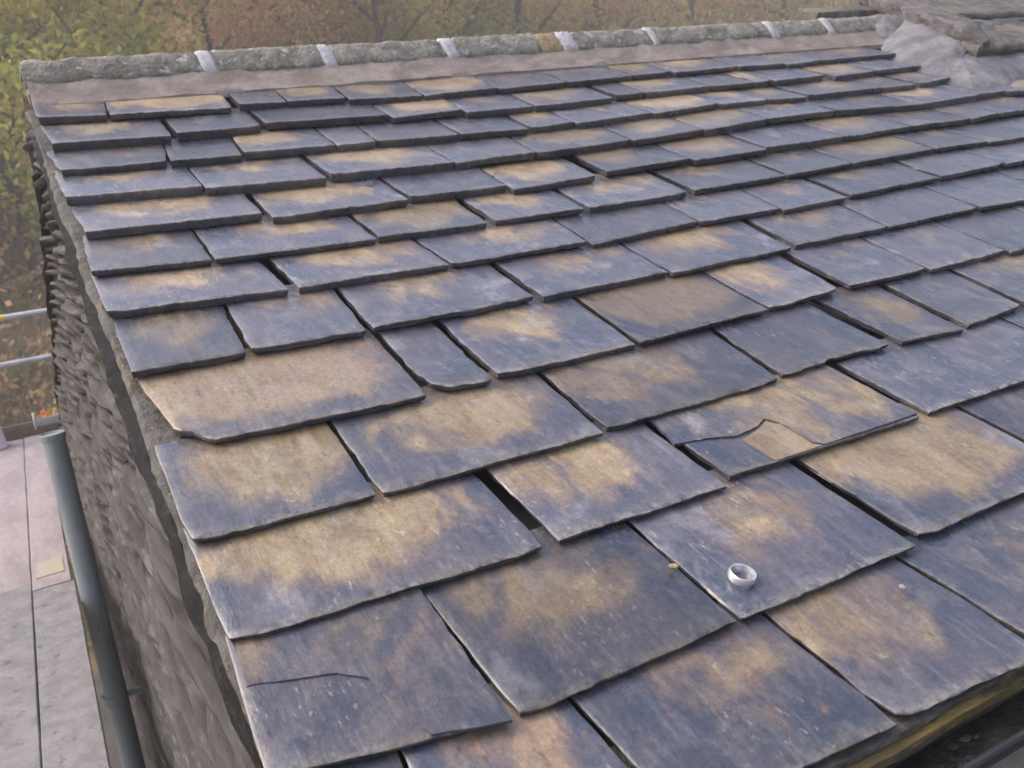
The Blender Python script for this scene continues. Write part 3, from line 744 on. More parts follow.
for k in range(26):
    u = rs.uniform(0.85, 2.4); t = rs.uniform(-0.6, 0.5)
    p_ = rw(u, gc_v + gr * t * CP - gr * 0.40 * SP, gc_n - gr * t * SP - gr * 0.40 * CP)
    r_ = rs.uniform(0.003, 0.008)
    V = []
    for q in range(7):
        w = 2 * math.pi * q / 7
        V.append(p_ + Vector((r_ * math.cos(w) * 1.5, r_ * math.sin(w), rs.uniform(0, 0.003))) - BASE)
    V.append(p_ + Vector((0, 0, 0.006)) - BASE)
    F = [(q, (q + 1) % 7, 7) for q in range(7)]
    mesh_obj('grit', V, F, rs.choice((STONE, VERGE)), gutter)

# ------------------------------------------------------------------ ridge
ridge_bed = strip('ridge_bedding', [(3.600, -0.036), (3.606, -0.017), (3.635, -0.006), (3.672, 0.008), (3.715, 0.032), (3.78, 0.03), (3.80, -0.05), (3.72, -0.08)], 0.292, 4.75, CEMENT, cottage, 260, 0.006, 'beige cement fillet under the ridge stones')
RIDGE_PROF = [(3.706, 0.012), (3.708, 0.030), (3.716, 0.042), (3.737, 0.057), (3.76, 0.073), (3.778, 0.083), (3.794, 0.087), (3.808, 0.083), (3.822, 0.068), (3.838, 0.045), (3.852, 0.022), (3.864, 0.0)]
def ridge_tile(u0, u1, seed, mat=RIDGE):
    prof = list(RIDGE_PROF)
    cv, cn, r = 3.775, 0.012, 0.078
    prof += [(cv + (v - cv) * 0.62, cn + (n - cn) * 0.62) for v, n in reversed(RIDGE_PROF[1:-1:2])]
    V, F = [], []
    m = len(prof)
    steps = max(4, int((u1 - u0) / 0.02))
    dn = 0.006 * fnoise(seed, 2.2)
    for i in range(steps + 1):
        u = u0 + (u1 - u0) * i / steps
        for k, (v, n) in enumerate(prof):
            e = 0.006 if i in (0, steps) else 0.0
            a = 0.007 * fnoise(u * 14 + seed, k * 0.7, 1) + 0.004 * fnoise(u * 45 + seed, k * 1.9, 4)
            sc = 1 + (a - e) / r
            V.append(rw(u, cv + (v - cv) * sc, cn + (n - cn) * sc + dn) - BASE)
    for i in range(steps):
        for k in range(m):
            k2 = (k + 1) % m
            F.append((i * m + k, (i + 1) * m + k, (i + 1) * m + k2, i * m + k2))
    F.append(tuple(range(m))); F.append(tuple(steps * m + k for k in range(m - 1, -1, -1)))
    return mesh_obj('ridge_tile', V, F, mat, cottage, flat_angle=R(60))
def ridge_joint(u0, u1, seed, skew=0.02):
    V, F = [], []
    cv, cn = 3.775, 0.012
    N, K = 6, len(RIDGE_PROF) - 1
    for i in range(N + 1):
        for k in range(K + 1):
            u = u0 + (u1 - u0) * i / N - skew * (k / K - 0.5) + 0.007 * fnoise(k * 0.6 + seed, i * 0.6)
            sc = 1.015 + 0.02 * math.sin(math.pi * i / N) + 0.06 * fnoise(seed + i, k * 0.9) - (0.12 if i in (0, N) else 0)
            v, n = RIDGE_PROF[k]
            V.append(rw(u, cv + (v - cv) * sc, cn + (n - cn) * sc) - BASE)
    for i in range(N):
        for k in range(K):
            a = i * (K + 1) + k
            F.append((a, a + K + 1, a + K + 2, a + 1))
    return mesh_obj('mortar_joint', V, F, LIME, ridge_bed, flat_angle=R(80))
RJ = [(0.915, 0.045), (1.385, 0.045), (1.93, 0.05), (2.525, 0.075), (3.005, 0.025), (3.77, 0.045), (4.17, 0.04)]
ends = [0.285] + [x for j, w in RJ for x in (j - w / 2, j + w / 2)] + [4.62]
for k in range(0, len(ends), 2):
    if k == 6:      # this length is made up with a short ochre piece
        ridge_tile(ends[k], ends[k + 1] - 0.115, k * 3.7)
        ridge_tile(ends[k + 1] - 0.112, ends[k + 1], k * 3.7 + 1, TANSTONE)
    else:
        ridge_tile(ends[k], ends[k + 1], k * 3.7)
for k, (j, w) in enumerate(RJ):
    ridge_joint(j - w / 2 - 0.006, j + w / 2 + 0.006, k * 5.1, 0.03)

# ------------------------------------------------------------------ gable wall
def wall_u(y): return min(0.275, 0.185 + 0.031 * (y - 1.0))
def wall_top(y):
    v = (y - SP) / CP
    z1 = ZC + v * SP - CP - 0.038
    z2 = BRZ - (y - RY) * math.tan(BP) - 0.045
    return z1 if y < RY + 0.06 else z2
Y0, Y1 = 0.93, 6.55
ysteps = sorted(set([Y0, Y1, RY, RY + 0.0599, RY + 0.0601] + [Y0 + (Y1 - Y0) * i / 36 for i in range(37)]))
V, F = [], []
for y in ysteps:
    for u in (wall_u(y), wall_u(y) + 0.38):
        V.append(Vector((u, y, -0.1)) - BASE); V.append(Vector((u, y, wall_top(y))) - BASE)
m = len(ysteps)
for i in range(m - 1):
    a, b = i * 4, i * 4 + 4
    F += [(a, a + 1, b + 1, b), (a + 2, b + 2, b + 3, a + 3), (a + 1, a + 3, b + 3, b + 1), (a, b, b + 2, a + 2)]
F += [(0, 2, 3, 1), ((m - 1) * 4, (m - 1) * 4 + 1, (m - 1) * 4 + 3, (m - 1) * 4 + 2)]
gable = mesh_obj('gable_wall', V, F, BED, cottage, smooth=False)
gable['label'] = 'gable wall of thin rubble stones in earthy mortar'
for (nm, y) in (('front_wall', Y0 + 0.01), ('rear_wall', Y1 - 0.36)):
    b = box(0.60, ROOF_LEN, y, y + 0.35, -0.1, wall_top(y) - 0.02)
    mesh_obj(nm, local(b[0]), b[1], RENDER, cottage, smooth=False)
b = box(ROOF_LEN - 0.3, ROOF_LEN - 0.001, Y0 + 0.37, Y1 - 0.37, -0.1, wall_top(Y0 + 0.4))
mesh_obj('end_wall', local(b[0]), b[1], RENDER, cottage, smooth=False)

def stone_geo(y0, y1, z0, z1, seed, proud, row_k):
    NI = max(4, int((y1 - y0) / 0.07))
    NJ = 3
    V, F = [], []
    for i in range(NI + 1):
        for j in range(NJ + 1):
            a, b = i / NI, j / NJ
            ed = min(a, 1 - a) * (y1 - y0); eb = min(b, 1 - b) * (z1 - z0)
            y = y0 + (y1 - y0) * a; z = z0 + (z1 - z0) * b
            z += 0.005 * fnoise(y * 3.0, seed, j) + 0.0025 * fnoise(y * 11, seed, j) + 0.030 * (fnoise(y * 1.5, row_k * 0.12) - fnoise(y0 * 1.5, row_k * 0.12)) * 0.8
            if i in (0, NI): y += 0.010 * fnoise(z * 30, seed, i)
            z = min(z, wall_top(y) - 0.004)
            rim = 0.0 if (i in (0, NI) or j in (0, NJ)) else 1.0
            pr = proud * (0.55 + 0.45 * rim) + 0.012 * fnoise(y * 2.2, z * 20, seed) * (0.3 + rim) + 0.004 * fnoise(y * 9, z * 30, seed) * rim
            ta = min(1.0, min(a, 1 - a) * 3.2)
            pr = pr * (0.40 + 0.60 * ta * ta * (3 - 2 * ta)) + (b - 0.4) * 0.008
            V.append(Vector((wall_u(y) - max(pr, 0.002), y, z)))
    F = [(i * (NJ + 1) + j, i * (NJ + 1) + j + 1, (i + 1) * (NJ + 1) + j + 1, (i + 1) * (NJ + 1) + j) for i in range(NI) for j in range(NJ)]
    ring = [j for j in range(NJ + 1)] + [i * (NJ + 1) + NJ for i in range(1, NI + 1)] + [NI * (NJ + 1) + j for j in range(NJ - 1, -1, -1)] + [i * (NJ + 1) for i in range(NI - 1, 0, -1)]
    o = len(V)
    for k in ring:
        p_ = V[k]
        V.append(Vector((wall_u(p_.y) + 0.015, p_.y, p_.z)))
    L = len(ring)
    for k in range(L):
        k2 = (k + 1) % L
        F.append((ring[k2], ring[k], o + k, o + k2))
    return V, F
specs = []
rw_ = random.Random(5)
z = ZC - 3.4
row = 0
while z < RZ:
    hgt = rw_.uniform(0.030, 0.050) if z > ZC - 0.55 else rw_.uniform(0.022, 0.040)
    y = Y0 + rw_.uniform(0, 0.1)
    while y < Y1 - 0.05:
        w = rw_.uniform(0.35, 1.1) if z > ZC - 0.55 else rw_.uniform(0.30, 1.0)
        y2 = min(y + w, Y1)
        zz = z + 0.030 * fnoise(y * 1.5, row * 0.12)
        zt = zz + hgt * rw_.uniform(0.48, 0.66)
        if zz + 0.012 < max(wall_top(y), wall_top(y2), wall_top((y + y2) / 2)) and y2 - y > 0.05:
            dist = math.hypot(y, zz - ZC) ** 2 + 0.05
            specs.append(((y2 - y) * (zt - zz) * 0.25 / dist ** 1.5, y, y2 - rw_.uniform(0.004, 0.012), zz, zt, rw_.uniform(0.3, 0.75) * min(hgt, 0.04) + 0.004, row))
        y = y2
    z += hgt; row += 1
specs.sort(reverse=True)
rest = []
for k, (_, y0, y1, z0, z1, pr, rk) in enumerate(specs):
    g_ = stone_geo(y0, y1, z0, z1, k * 1.37, pr, rk)
    if k < 300:
        c = Vector((wall_u((y0 + y1) / 2), (y0 + y1) / 2, (z0 + z1) / 2))
        mesh_obj('stone', [v - c for v in g_[0]], g_[1], STONE, gable, c - BASE, flat_angle=R(48))
    else:
        rest.append(g_)
if rest:
    jv, jf = join(rest)
    tag(mesh_obj('rubble_stones', local([Vector(v) for v in jv]), jf, STONE, gable, flat_angle=R(48)), kind='stuff')

# mortar bed along the verge, slates oversail it
V, F = [], []
N = 150
for i in range(N + 1):
    v = 0.47 + (3.60 - 0.47) * i / N
    uw = wall_u(rw(0, v).y)
    a = 0.010 * fnoise(v * 5, 1.5) + 0.006 * fnoise(v * 17, 4.5)
    for k, (du, n) in enumerate(((-0.006 + a, -0.046), (-0.010 + a, -0.040), (-0.006 + a * 0.8, -0.032), (0.00, -0.028), (0.05, -0.034), (0.12, -0.05), (0.12, -0.070))):
        V.append(rw(uw + du + 0.004 * fnoise(v * 31, k), v, n + 0.005 * fnoise(v * 23, k * 2.0, 3)) - BASE)
K = 7
for i in range(N):
    for k in range(K):
        k2 = (k + 1) % K
        F.append((i * K + k, (i + 1) * K + k, (i + 1) * K + k2, i * K + k2))
F.append(tuple(range(K))); F.append(tuple(N * K + k for k in range(K - 1, -1, -1)))
o = mesh_obj('verge_mortar', V, F, VERGE, cottage)
o['label'] = 'ochre-tinged mortar bed along the gable verge'

# back eaves gutter, its open end full of leaves past the corner
GY, GZ = Y1 + 0.10, ZC - 1.02
V, F = [], []
prof = []
for k in range(9):
    w = math.pi * k / 8; prof.append((-0.058 * math.cos(w), -0.058 * math.sin(w)))
for k in range(8, -1, -1):
    w = math.pi * k / 8; prof.append((-0.053 * math.cos(w), -0.053 * math.sin(w)))
m = len(prof)
for i, u in enumerate((0.12, 0.3, 3.0, ROOF_LEN)):
    for (a, b) in prof: V.append(Vector((u, GY + a, GZ + b)) - BASE)
for i in range(3):
    for k in range(m):
        k2 = (k + 1) % m
        F.append((i * m + k, i * m + k2, (i + 1) * m + k2, (i + 1) * m + k))
F.append(tuple(range(m - 1, -1, -1))); F.append(tuple(3 * m + k for k in range(m)))
bgut = mesh_obj('gutter', V, F, PALEPLAST, cottage)
bgut['label'] = 'pale gutter end full of orange leaves at the back corner'
b = tube([Vector((0.122, GY, GZ - 0.02)) - BASE, Vector((0.128, GY, GZ - 0.02)) - BASE], [0.054, 0.054], 20)
mesh_obj('stop_end', b[0], b[1], PALEPLAST, bgut)

# ------------------------------------------------------------------ leaves helper (numpy)
def leaf_mesh(name, C, size, tint, parent, loc, rng, flat=0.0):
    """rhombic leaf faces at the points C (n,3), size (n,), colour (n,3)"""
    n = len(C)
    a = rng.normal(size=(n, 3)); a /= np.linalg.norm(a, axis=1)[:, None]
    b = rng.normal(size=(n, 3)); b -= (a * b).sum(1)[:, None] * a; b /= np.linalg.norm(b, axis=1)[:, None]
    if flat:
        a[:, 2] *= 1 - flat; b[:, 2] *= 1 - flat
    s = size[:, None]
    P = np.empty((n, 4, 3))
    P[:, 0] = C - a * s; P[:, 1] = C - b * s * 0.55; P[:, 2] = C + a * s; P[:, 3] = C + b * s * 0.55
    me = bpy.data.meshes.new(name)
    me.vertices.add(4 * n); me.vertices.foreach_set('co', P.astype(np.float32).ravel())
    me.loops.add(4 * n); me.loops.foreach_set('vertex_index', np.arange(4 * n, dtype=np.int32))
    me.polygons.add(n); me.polygons.foreach_set('loop_start', np.arange(0, 4 * n, 4, dtype=np.int32))
    me.polygons.foreach_set('loop_total', np.full(n, 4, dtype=np.int32))
    me.update(calc_edges=True)
    at = me.attributes.new('tint', 'FLOAT_COLOR', 'POINT')
    cc = np.ones((n, 4, 4), dtype=np.float32); cc[:, :, :3] = tint[:, None, :]
    at.data.foreach_set('color', cc.ravel())
    me.materials.append(LEAF)
    o = bpy.data.objects.new(name, me); o.location = loc
    return link(o, parent)
rng = np.random.default_rng(3)
n = 30
C = np.column_stack([rng.uniform(0.135, 0.42, n), GY + rng.normal(0, 0.022, n), GZ + rng.uniform(-0.015, 0.025, n)]) - np.array(BASE)
pal = np.array([(0.55, 0.22, 0.03), (0.62, 0.33, 0.05), (0.34, 0.38, 0.10), (0.60, 0.16, 0.03)])
leaf_mesh('fallen_leaves', C, rng.uniform(0.018, 0.034, n), pal[rng.integers(0, 4, n)], bgut, (0, 0, 0), rng)

# downpipe standing off the corner
PX, PY = 0.140, 4.46
ptop = ZC - 0.77
pv, pf = tube([(PX, PY, ptop), (PX + 0.005, PY, ZC - 1.4), (PX + 0.030, PY - 0.02, 0.0)], [0.047, 0.047, 0.047], 24)
dp = mesh_obj('drainpipe', local([Vector(v) for v in pv]), pf, PIPE, cottage)
dp['label'] = 'grey plastic drainpipe with open collar beside the gable wall'
lv, lf = lathe([(0.0475, -0.02), (0.051, -0.018), (0.0515, 0.004), (0.049, 0.007), (0.044, 0.004), (0.040, -0.012), (0.043, -0.02)], 28)
mesh_obj('collar', lv, lf, PIPE, dp, Vector((PX, PY, ptop)) - BASE)
for z in (ZC - 2.0, ZC - 3.6):
    b = join([tube([(PX, PY, z - 0.02), (PX, PY, z + 0.02)], [0.052, 0.052], 20), box(PX + 0.02, 0.29, PY - 0.012, PY + 0.012, z - 0.012, z + 0.012)])
    mesh_obj('bracket', local([Vector(v) for v in b[0]]), b[1], PIPE, dp)

# ------------------------------------------------------------------ adjoining raised roof: coping stone, eaves slabs, cement fillet
ABASE = rw(4.6, 3.2, 0.0)
adj = empty('adjoining_roof', ABASE)
tag(adj, 'raised neighbouring roof edge with rounded coping stone bedded in pale cement', 'roof')
def al(u, v, n): return rw(u, v, n) - ABASE
# core
cv_, cf_ = [], []
for (u, v) in ((4.66, 3.14), (6.3, 3.14), (6.3, 4.1), (4.95, 4.1)):
    for n in (-0.30, 0.035): cv_.append(al(u, v, n))
cf_ = [(0, 2, 3, 1), (2, 4, 5, 3), (4, 6, 7, 5), (6, 0, 1, 7), (1, 3, 5, 7), (0, 6, 4, 2)]
mesh_obj('masonry_core', cv_, cf_, BED, adj, smooth=False)
def slab(name, pts, n0, n1, t, mat, amp, seed, label=None):
    """thick stone slab: outline in (u,v), lying from n0 (front) to n1 (back)"""
    out = []
    for i, p_ in enumerate(pts):
        q = pts[(i + 1) % len(pts)]
        m = max(2, int(math.hypot(q[0] - p_[0], q[1] - p_[1]) / 0.04))
        for k in range(m):
            x = p_[0] + (q[0] - p_[0]) * k / m; y = p_[1] + (q[1] - p_[1]) * k / m
            out.append((x + amp * fnoise(x * 9 + seed, y * 9), y + amp * fnoise(x * 9, y * 9 + seed, 4)))
    va, vb = min(p_[1] for p_ in pts), max(p_[1] for p_ in pts)
    cu = sum(p_[0] for p_ in out) / len(out); cw = sum(p_[1] for p_ in out) / len(out)
    nn = lambda v: n0 + (n1 - n0) * (v - va) / (vb - va)
    V, F = [], []
    L = len(out)
    for lev, (dn, ins) in enumerate(((-t, 0.01), (-t * 0.5, -0.004), (-0.012, 0.0), (0.0, 0.014))):
        for (x, y) in out:
            d = Vector((cu - x, cw - y)); d.normalize()
            V.append(al(x + d.x * ins, y + d.y * ins, nn(y) + dn + 0.006 * fnoise(x * 12, y * 12, lev + seed)))
    for lev in range(3):
        for k in range(L):
            k2 = (k + 1) % L
            F.append((lev * L + k, lev * L + k2, (lev + 1) * L + k2, (lev + 1) * L + k))
    o = len(V)
    # gently uneven top: inner ring and centre
    for (x, y) in out:
        V.append(al(cu + (x - cu) * 0.55, cw + (y - cw) * 0.55, nn(cw + (y - cw) * 0.55) + 0.010 * fnoise(x * 8, y * 8, seed)))
    V.append(al(cu, cw, nn(cw) + 0.005))
    for k in range(L):
        k2 = (k + 1) % L
        F.append((3 * L + k, 3 * L + k2, o + k2, o + k)); F.append((o + k, o + k2, o + L))
    F.append(tuple(range(L - 1, -1, -1)))
    ob = mesh_obj(name, V, F, mat, adj, flat_angle=R(45))
    if label: ob['label'] = label
    return ob
ADJST = mat_simple('mossy_roof_slab', (0.075, 0.068, 0.065), (0.155, 0.14, 0.125), 9, 0.8, (1, 1, 1), 0.8, 0.02, (0.20, 0.19, 0.12), (0.57, 0.67))
COPE = mat_simple('coping_stone', (0.085, 0.075, 0.076), (0.17, 0.158, 0.162), 9, 0.8, (3.0, 0.8, 1), 1.0, 0.03, (0.26, 0.25, 0.265), (0.54, 0.68))
slab('slab', [(4.48, 3.06), (5.10, 3.06), (5.12, 3.52), (4.66, 3.50)], 0.088, 0.105, 0.045, ADJST, 0.02, 1.0, 'mossy eaves slab of the raised roof')
slab('slab', [(5.13, 3.05), (6.2, 3.06), (6.2, 3.50), (5.15, 3.52)], 0.090, 0.105, 0.045, ADJST, 0.02, 13.0)
slab('slab', [(4.78, 3.47), (5.42, 3.46), (5.44, 3.86), (4.86, 3.86)], 0.150, 0.165, 0.045, ADJST, 0.02, 5.0)
slab('slab', [(5.46, 3.46), (6.2, 3.46), (6.2, 3.86), (5.48, 3.86)], 0.145, 0.16, 0.045, ADJST, 0.02, 9.0)
slab('slab', [(4.28, 3.93), (4.80, 3.95), (4.84, 4.10), (4.30, 4.08)], 0.085, 0.08, 0.30, ADJST, 0.02, 17.0, 'mossy stone behind the ridge end')
b_ = strip('cement_bed', [(3.40, 0.09), (3.43, 0.118), (3.50, 0.125), (3.56, 0.10)], 4.80, 6.1, GREYMORTAR, cottage, 50, 0.012)
for v_ in b_.data.vertices: v_.co += BASE - ABASE
b_.parent = adj
b_['label'] = 'pale cement between the slabs'
# rounded coping stone running up the slope
path, rad = [], []
A, B = Vector((4.56, 3.07, 0.115)), Vector((4.90, 4.15, 0.125))
V, F = [], []
N, K = 26, 24
for i in range(N + 1):
    t = i / N
    c = A.lerp(B, t)
    k0 = min(1.0, 0.35 + t / 0.22)
    for k in range(K):
        w = 2 * math.pi * k / K
        sq = (abs(math.cos(w)) ** 6 + abs(math.sin(w)) ** 6) ** (-1 / 6)       # between round and square
        rr2 = 0.080 * sq * (1 + 0.16 * fnoise(t * 7, math.cos(w) * 1.2, math.sin(w) * 1.2) + 0.10 * fnoise(t * 25, math.cos(w) * 3, math.sin(w) * 3))
        V.append(al(c.x + rr2 * 1.0 * k0 * math.cos(w + 0.25), c.y, c.z - 0.03 * (1 - k0) + rr2 * 0.62 * k0 * math.sin(w + 0.25)))
for i in range(N):
    for k in range(K):
        k2 = (k + 1) % K
        F.append((i * K + k, i * K + k2, (i + 1) * K + k2, (i + 1) * K + k))
F.append(tuple(range(K - 1, -1, -1))); F.append(tuple(N * K + k for k in range(K)))
o = mesh_obj('coping_stone', V, F, COPE, adj, flat_angle=R(60))
o['label'] = 'long rounded coping stone running up the slope'
# cement fillet: from the slates up to the coping and round the eaves slab
foot = [(4.80, 4.05), (4.58, 3.74), (4.40, 3.55), (4.28, 3.40), (4.19, 3.16), (4.15, 3.00), (4.12, 2.88), (4.07, 2.715), (4.17, 2.685), (4.32, 2.71), (4.48, 2.80), (4.66, 2.86), (4.95, 2.84), (5.4, 2.85), (6.0, 2.84)]
top = [(4.88, 4.05), (4.80, 3.74), (4.75, 3.55), (4.70, 3.40), (4.63, 3.22), (4.58, 3.16), (4.50, 3.14), (4.45, 3.13), (4.50, 3.13), (4.60, 3.13), (4.70, 3.13), (4.8, 3.13), (5.0, 3.13), (5.4, 3.13), (6.0, 3.13)]
tn = [0.13, 0.13, 0.125, 0.12, 0.10, 0.06, 0.05, 0.045, 0.045, 0.045, 0.045, 0.045, 0.045, 0.045, 0.045]
def dens(L, m):
    o = []
    for i in range(len(L) - 1):
        for k in range(m):
            t = k / m
            a, b = L[i], L[i + 1]
            o.append(tuple(x + (y - x) * t for x, y in zip(a, b)) if isinstance(a, tuple) else a + (b - a) * t)
    o.append(L[-1]); return o
fo, to, tno = dens(foot, 10), dens(top, 10), dens(tn, 10)
V, F = [], []
K = 16
for i in range(len(fo)):
    for k in range(K + 1):
        t = k / K
        u = fo[i][0] + (to[i][0] - fo[i][0]) * t; v = fo[i][1] + (to[i][1] - fo[i][1]) * t
        n = -0.030 + (tno[i] + 0.030) * (t ** 0.8) + 0.012 * math.sin(math.pi * t) + 0.009 * fnoise(u * 6, v * 6) + 0.006 * fnoise(u * 16, v * 16) + 0.0015 * fnoise(u * 60, v * 60)
        V.append(al(u, v, n))
for i in range(len(fo) - 1):
    for k in range(K):
        a = i * (K + 1) + k
        F.append((a, a + 1, a + K + 2, a + K + 1))
o = mesh_obj('cement_fillet', V, F, GREYMORTAR, adj, flat_angle=R(80))
o['label'] = 'pale cement smeared between the slates and the coping stone'
# lump of cement over the ridge end
V, F = [], []
for i in range(13):
    for k in range(16):
        w, w2 = 2 * math.pi * k / 16, math.pi / 2 * i / 12
        r = 1 + 0.3 * fnoise(math.cos(w) * 2, math.sin(w) * 2, i * 0.25) + 0.18 * fnoise(math.cos(w) * 6, math.sin(w) * 6, i * 0.9)
        V.append(al(4.66 + 0.20 * r * math.cos(w2) * math.cos(w), 3.76 + 0.17 * r * math.cos(w2) * math.sin(w), -0.02 + 0.115 * math.sin(w2) * (1 + 0.1 * fnoise(w, i * 0.3))))
for i in range(12):
    for k in range(16):
        k2 = (k + 1) % 16
        F.append((i * 16 + k, i * 16 + k2, (i + 1) * 16 + k2, (i + 1) * 16 + k))
F.append(tuple(12 * 16 + k for k in range(16)))
mesh_obj('cement_lump', V, F, GREYMORTAR, adj, flat_angle=R(80))

# ------------------------------------------------------------------ ring lying on a slate
RU, RV = 0.914, 0.742
rp_ = [(0.0192, 0.0), (0.0208, 0.0006), (0.0218, 0.003), (0.0219, 0.008), (0.0213, 0.0125), (0.0203, 0.0140), (0.0192, 0.0137), (0.0187, 0.0115), (0.0185, 0.004), (0.0186, 0.0)]
V, F = lathe(rp_, 48)
ring = mesh_obj('metal_ring', V, F, METAL, None, rw(RU, RV, -0.0005))
ring.rotation_euler = (PITCH, 0, R(20))
tag(ring, 'small shiny metal ring lying on a slate near the eaves', 'ring')

# crumbs of mortar and stone lying on the slates
def pebble(u, v, r, label, mat, seed):
    V, F = [], []
    for i in range(5):
        for k in range(8):
            w, w2 = 2 * math.pi * k / 8, math.pi * (i + 0.5) / 5 - math.pi / 2
            q = r * (1 + 0.35 * fnoise(seed + math.cos(w), math.sin(w), i * 0.5))
            V.append((q * 1.3 * math.cos(w2) * math.cos(w), q * math.cos(w2) * math.sin(w), q * 0.6 * math.sin(w2)))
    for i in range(4):
        for k in range(8):
            k2 = (k + 1) % 8
            F.append((i * 8 + k, i * 8 + k2, i * 8 + 8 + k2, i * 8 + 8 + k))
    F += [tuple(range(7, -1, -1)), tuple(32 + k for k in range(8))]
    o = mesh_obj('pebble', V, F, mat, None, rw(u, v, r * 0.45))
    o.rotation_euler = (PITCH, 0, seed)
    tag(o, label, 'pebble')
pebble(1.13, 0.615, 0.006, 'small pale crumb of stone on the eaves slate nearest the gutter', CEMENT, 1.0)
pebble(0.835, 0.807, 0.007, 'small tan crumb of mortar at the joint above the metal ring', TANSTONE, 2.2)

# ------------------------------------------------------------------ scaffold
SBASE = Vector((-1.0, 5.5, 0))
scaf = empty('scaffold', SBASE)
tag(scaf, 'galvanised tube scaffold with two guard rails behind the gable end', 'scaffold')
def stube(name, a, b, mat=STEEL, r=0.0242, label=None):
    v, f = tube([Vector(a) - SBASE, Vector(b) - SBASE], [r, r], 14)
    o = mesh_obj(name, v, f, mat, scaf)
    if label: o['label'] = label
    return o
PZ = ZC - 1.5
stube('guard_rail', (-2.2, 8.9, ZC - 0.500), (2.8, 8.9, ZC - 0.512))
stube('guard_rail', (-2.2, 8.9, ZC - 0.882), (2.8, 8.9, ZC - 0.890))
stube('tape_band', (-0.35, 8.9, ZC - 0.5045), (0.135, 8.9, ZC - 0.5057), YELLOW, 0.0262, 'yellow tape wound round the upper guard rail')
for (x, y) in ((-1.15, 8.95), (2.2, 8.95), (-1.15, 5.0), (-1.15, 0.6)):
    stube('standard', (x, y, 0), (x, y, ZC + (0.2 if x < 0 else -0.2)))
stube('ledger', (-1.12, 0.2, PZ - 0.11), (-1.12, 9.1, PZ - 0.11))
stube('ledger', (-0.25, 0.2, PZ - 0.11), (-0.25, 9.1, PZ - 0.11))
for y in (0.9, 2.6, 4.45, 5.05, 6.9, 8.6):
    stube('transom', (-1.3, y, PZ - 0.062), (0.04, y, PZ - 0.062))
for (x, y) in ((-0.25, 0.7), (-0.25, 4.7), (-0.25, 8.7)):
    stube('standard', (x, y + 0.06, 0), (x, y + 0.06, PZ - 0.09))
b = box(-1.3, 2.6, 8.845, 8.875, PZ - 0.03, PZ + 0.115)
tb = mesh_obj('toe_board', [Vector(v) - SBASE for v in b[0]], b[1], TIMBER, scaf, smooth=False)
tb['label'] = 'brown timber toe board at the end of the platform'

def board(y0, y1, off, w, mat, z, label, group=None, endband=None):
    """scaffold board lying along the gable, slightly skewed like its neighbours"""
    uj = lambda y: -0.136 + 0.034 * (y - 3.03) + off
    c = Vector((uj((y0 + y1) / 2) + w / 2, (y0 + y1) / 2, z))
    V, F = [], []
    N = 40
    ch = 0.004
    for i in range(N + 1):
        y = y0 + (y1 - y0) * i / N
        e0, e1 = 0.0025 * fnoise(y * 3 + off * 9, 1), 0.0025 * fnoise(y * 3 + off * 9, 2)
        bow = 0.003 * fnoise(y * 0.9, off * 5, 6)
        for (du, dz) in ((e0, -0.036), (e0, -ch), (e0 + ch, 0), (w * 0.35, 0.001), (w * 0.7, 0.0005), (w + e1 - ch, 0), (w + e1, -ch), (w + e1, -0.036)):
            V.append(Vector((uj(y) + du, y, z + dz + bow)) - c)
    K = 8
    for i in range(N):
        for k in range(K):
            k2 = (k + 1) % K
            F.append((i * K + k, (i + 1) * K + k, (i + 1) * K + k2, i * K + k2))
    F.append(tuple(range(K))); F.append(tuple(N * K + k for k in range(K - 1, -1, -1)))
    o = mesh_obj('scaffold_board', V, F, mat, None, c)
    tag(o, label, 'board', group)
    if endband:
        ya, yb, ua, ub = endband
        bv_ = [Vector((uj(ya) + ua * w, ya, z + 0.006)) - c, Vector((uj(ya) + ub * w, ya + 0.01, z + 0.006)) - c, Vector((uj(yb) + ub * w, yb + 0.03, z + 0.006)) - c, Vector((uj(yb) + ua * w + 0.02, yb, z + 0.006)) - c]
        bb_ = [v - Vector((0, 0, 0.004)) for v in bv_]
        PM = mat_simple('worn_yellow_paint', (0.36, 0.315, 0.22), (0.37, 0.33, 0.28), 16, 0.6, (1, 1, 1), 0.1)
        pb = mesh_obj('paint_mark', bv_ + bb_, [(0, 1, 2, 3), (0, 4, 5, 1), (1, 5, 6, 2), (2, 6, 7, 3), (3, 7, 4, 0)], PM, o, smooth=False)
        pb['label'] = 'worn yellow paint mark'
    return o
SPLIT = 4.72
board(0.3, SPLIT, 0.0, 0.178, BOARDB, PZ, 'mottled grey scaffold board with dark specks, lying beside the drainpipe')
board(0.35, SPLIT + 0.10, -0.226, 0.222, BOARDB, PZ + 0.002, 'mottled grey scaffold board one away from the drainpipe')
board(0.3, SPLIT + 0.05, -0.452, 0.222, BOARDB, PZ - 0.001, 'mottled grey scaffold board two away from the drainpipe')
board(SPLIT + 0.012, 8.83, 0.0, 0.165, BOARDA, PZ + 0.001, 'pale pinkish scaffold board with a yellow paint mark at its end', None, (SPLIT + 0.16, SPLIT + 0.40, 0.10, 0.86))
board(SPLIT + 0.112, 8.82, -0.226, 0.222, BOARDA, PZ - 0.001, 'pale pinkish scaffold board with plain end, next to the yellow-marked one')
board(SPLIT + 0.062, 8.83, -0.452, 0.222, BOARDA, PZ + 0.002, 'pale pinkish scaffold board with plain end, two away from the yellow-marked one')

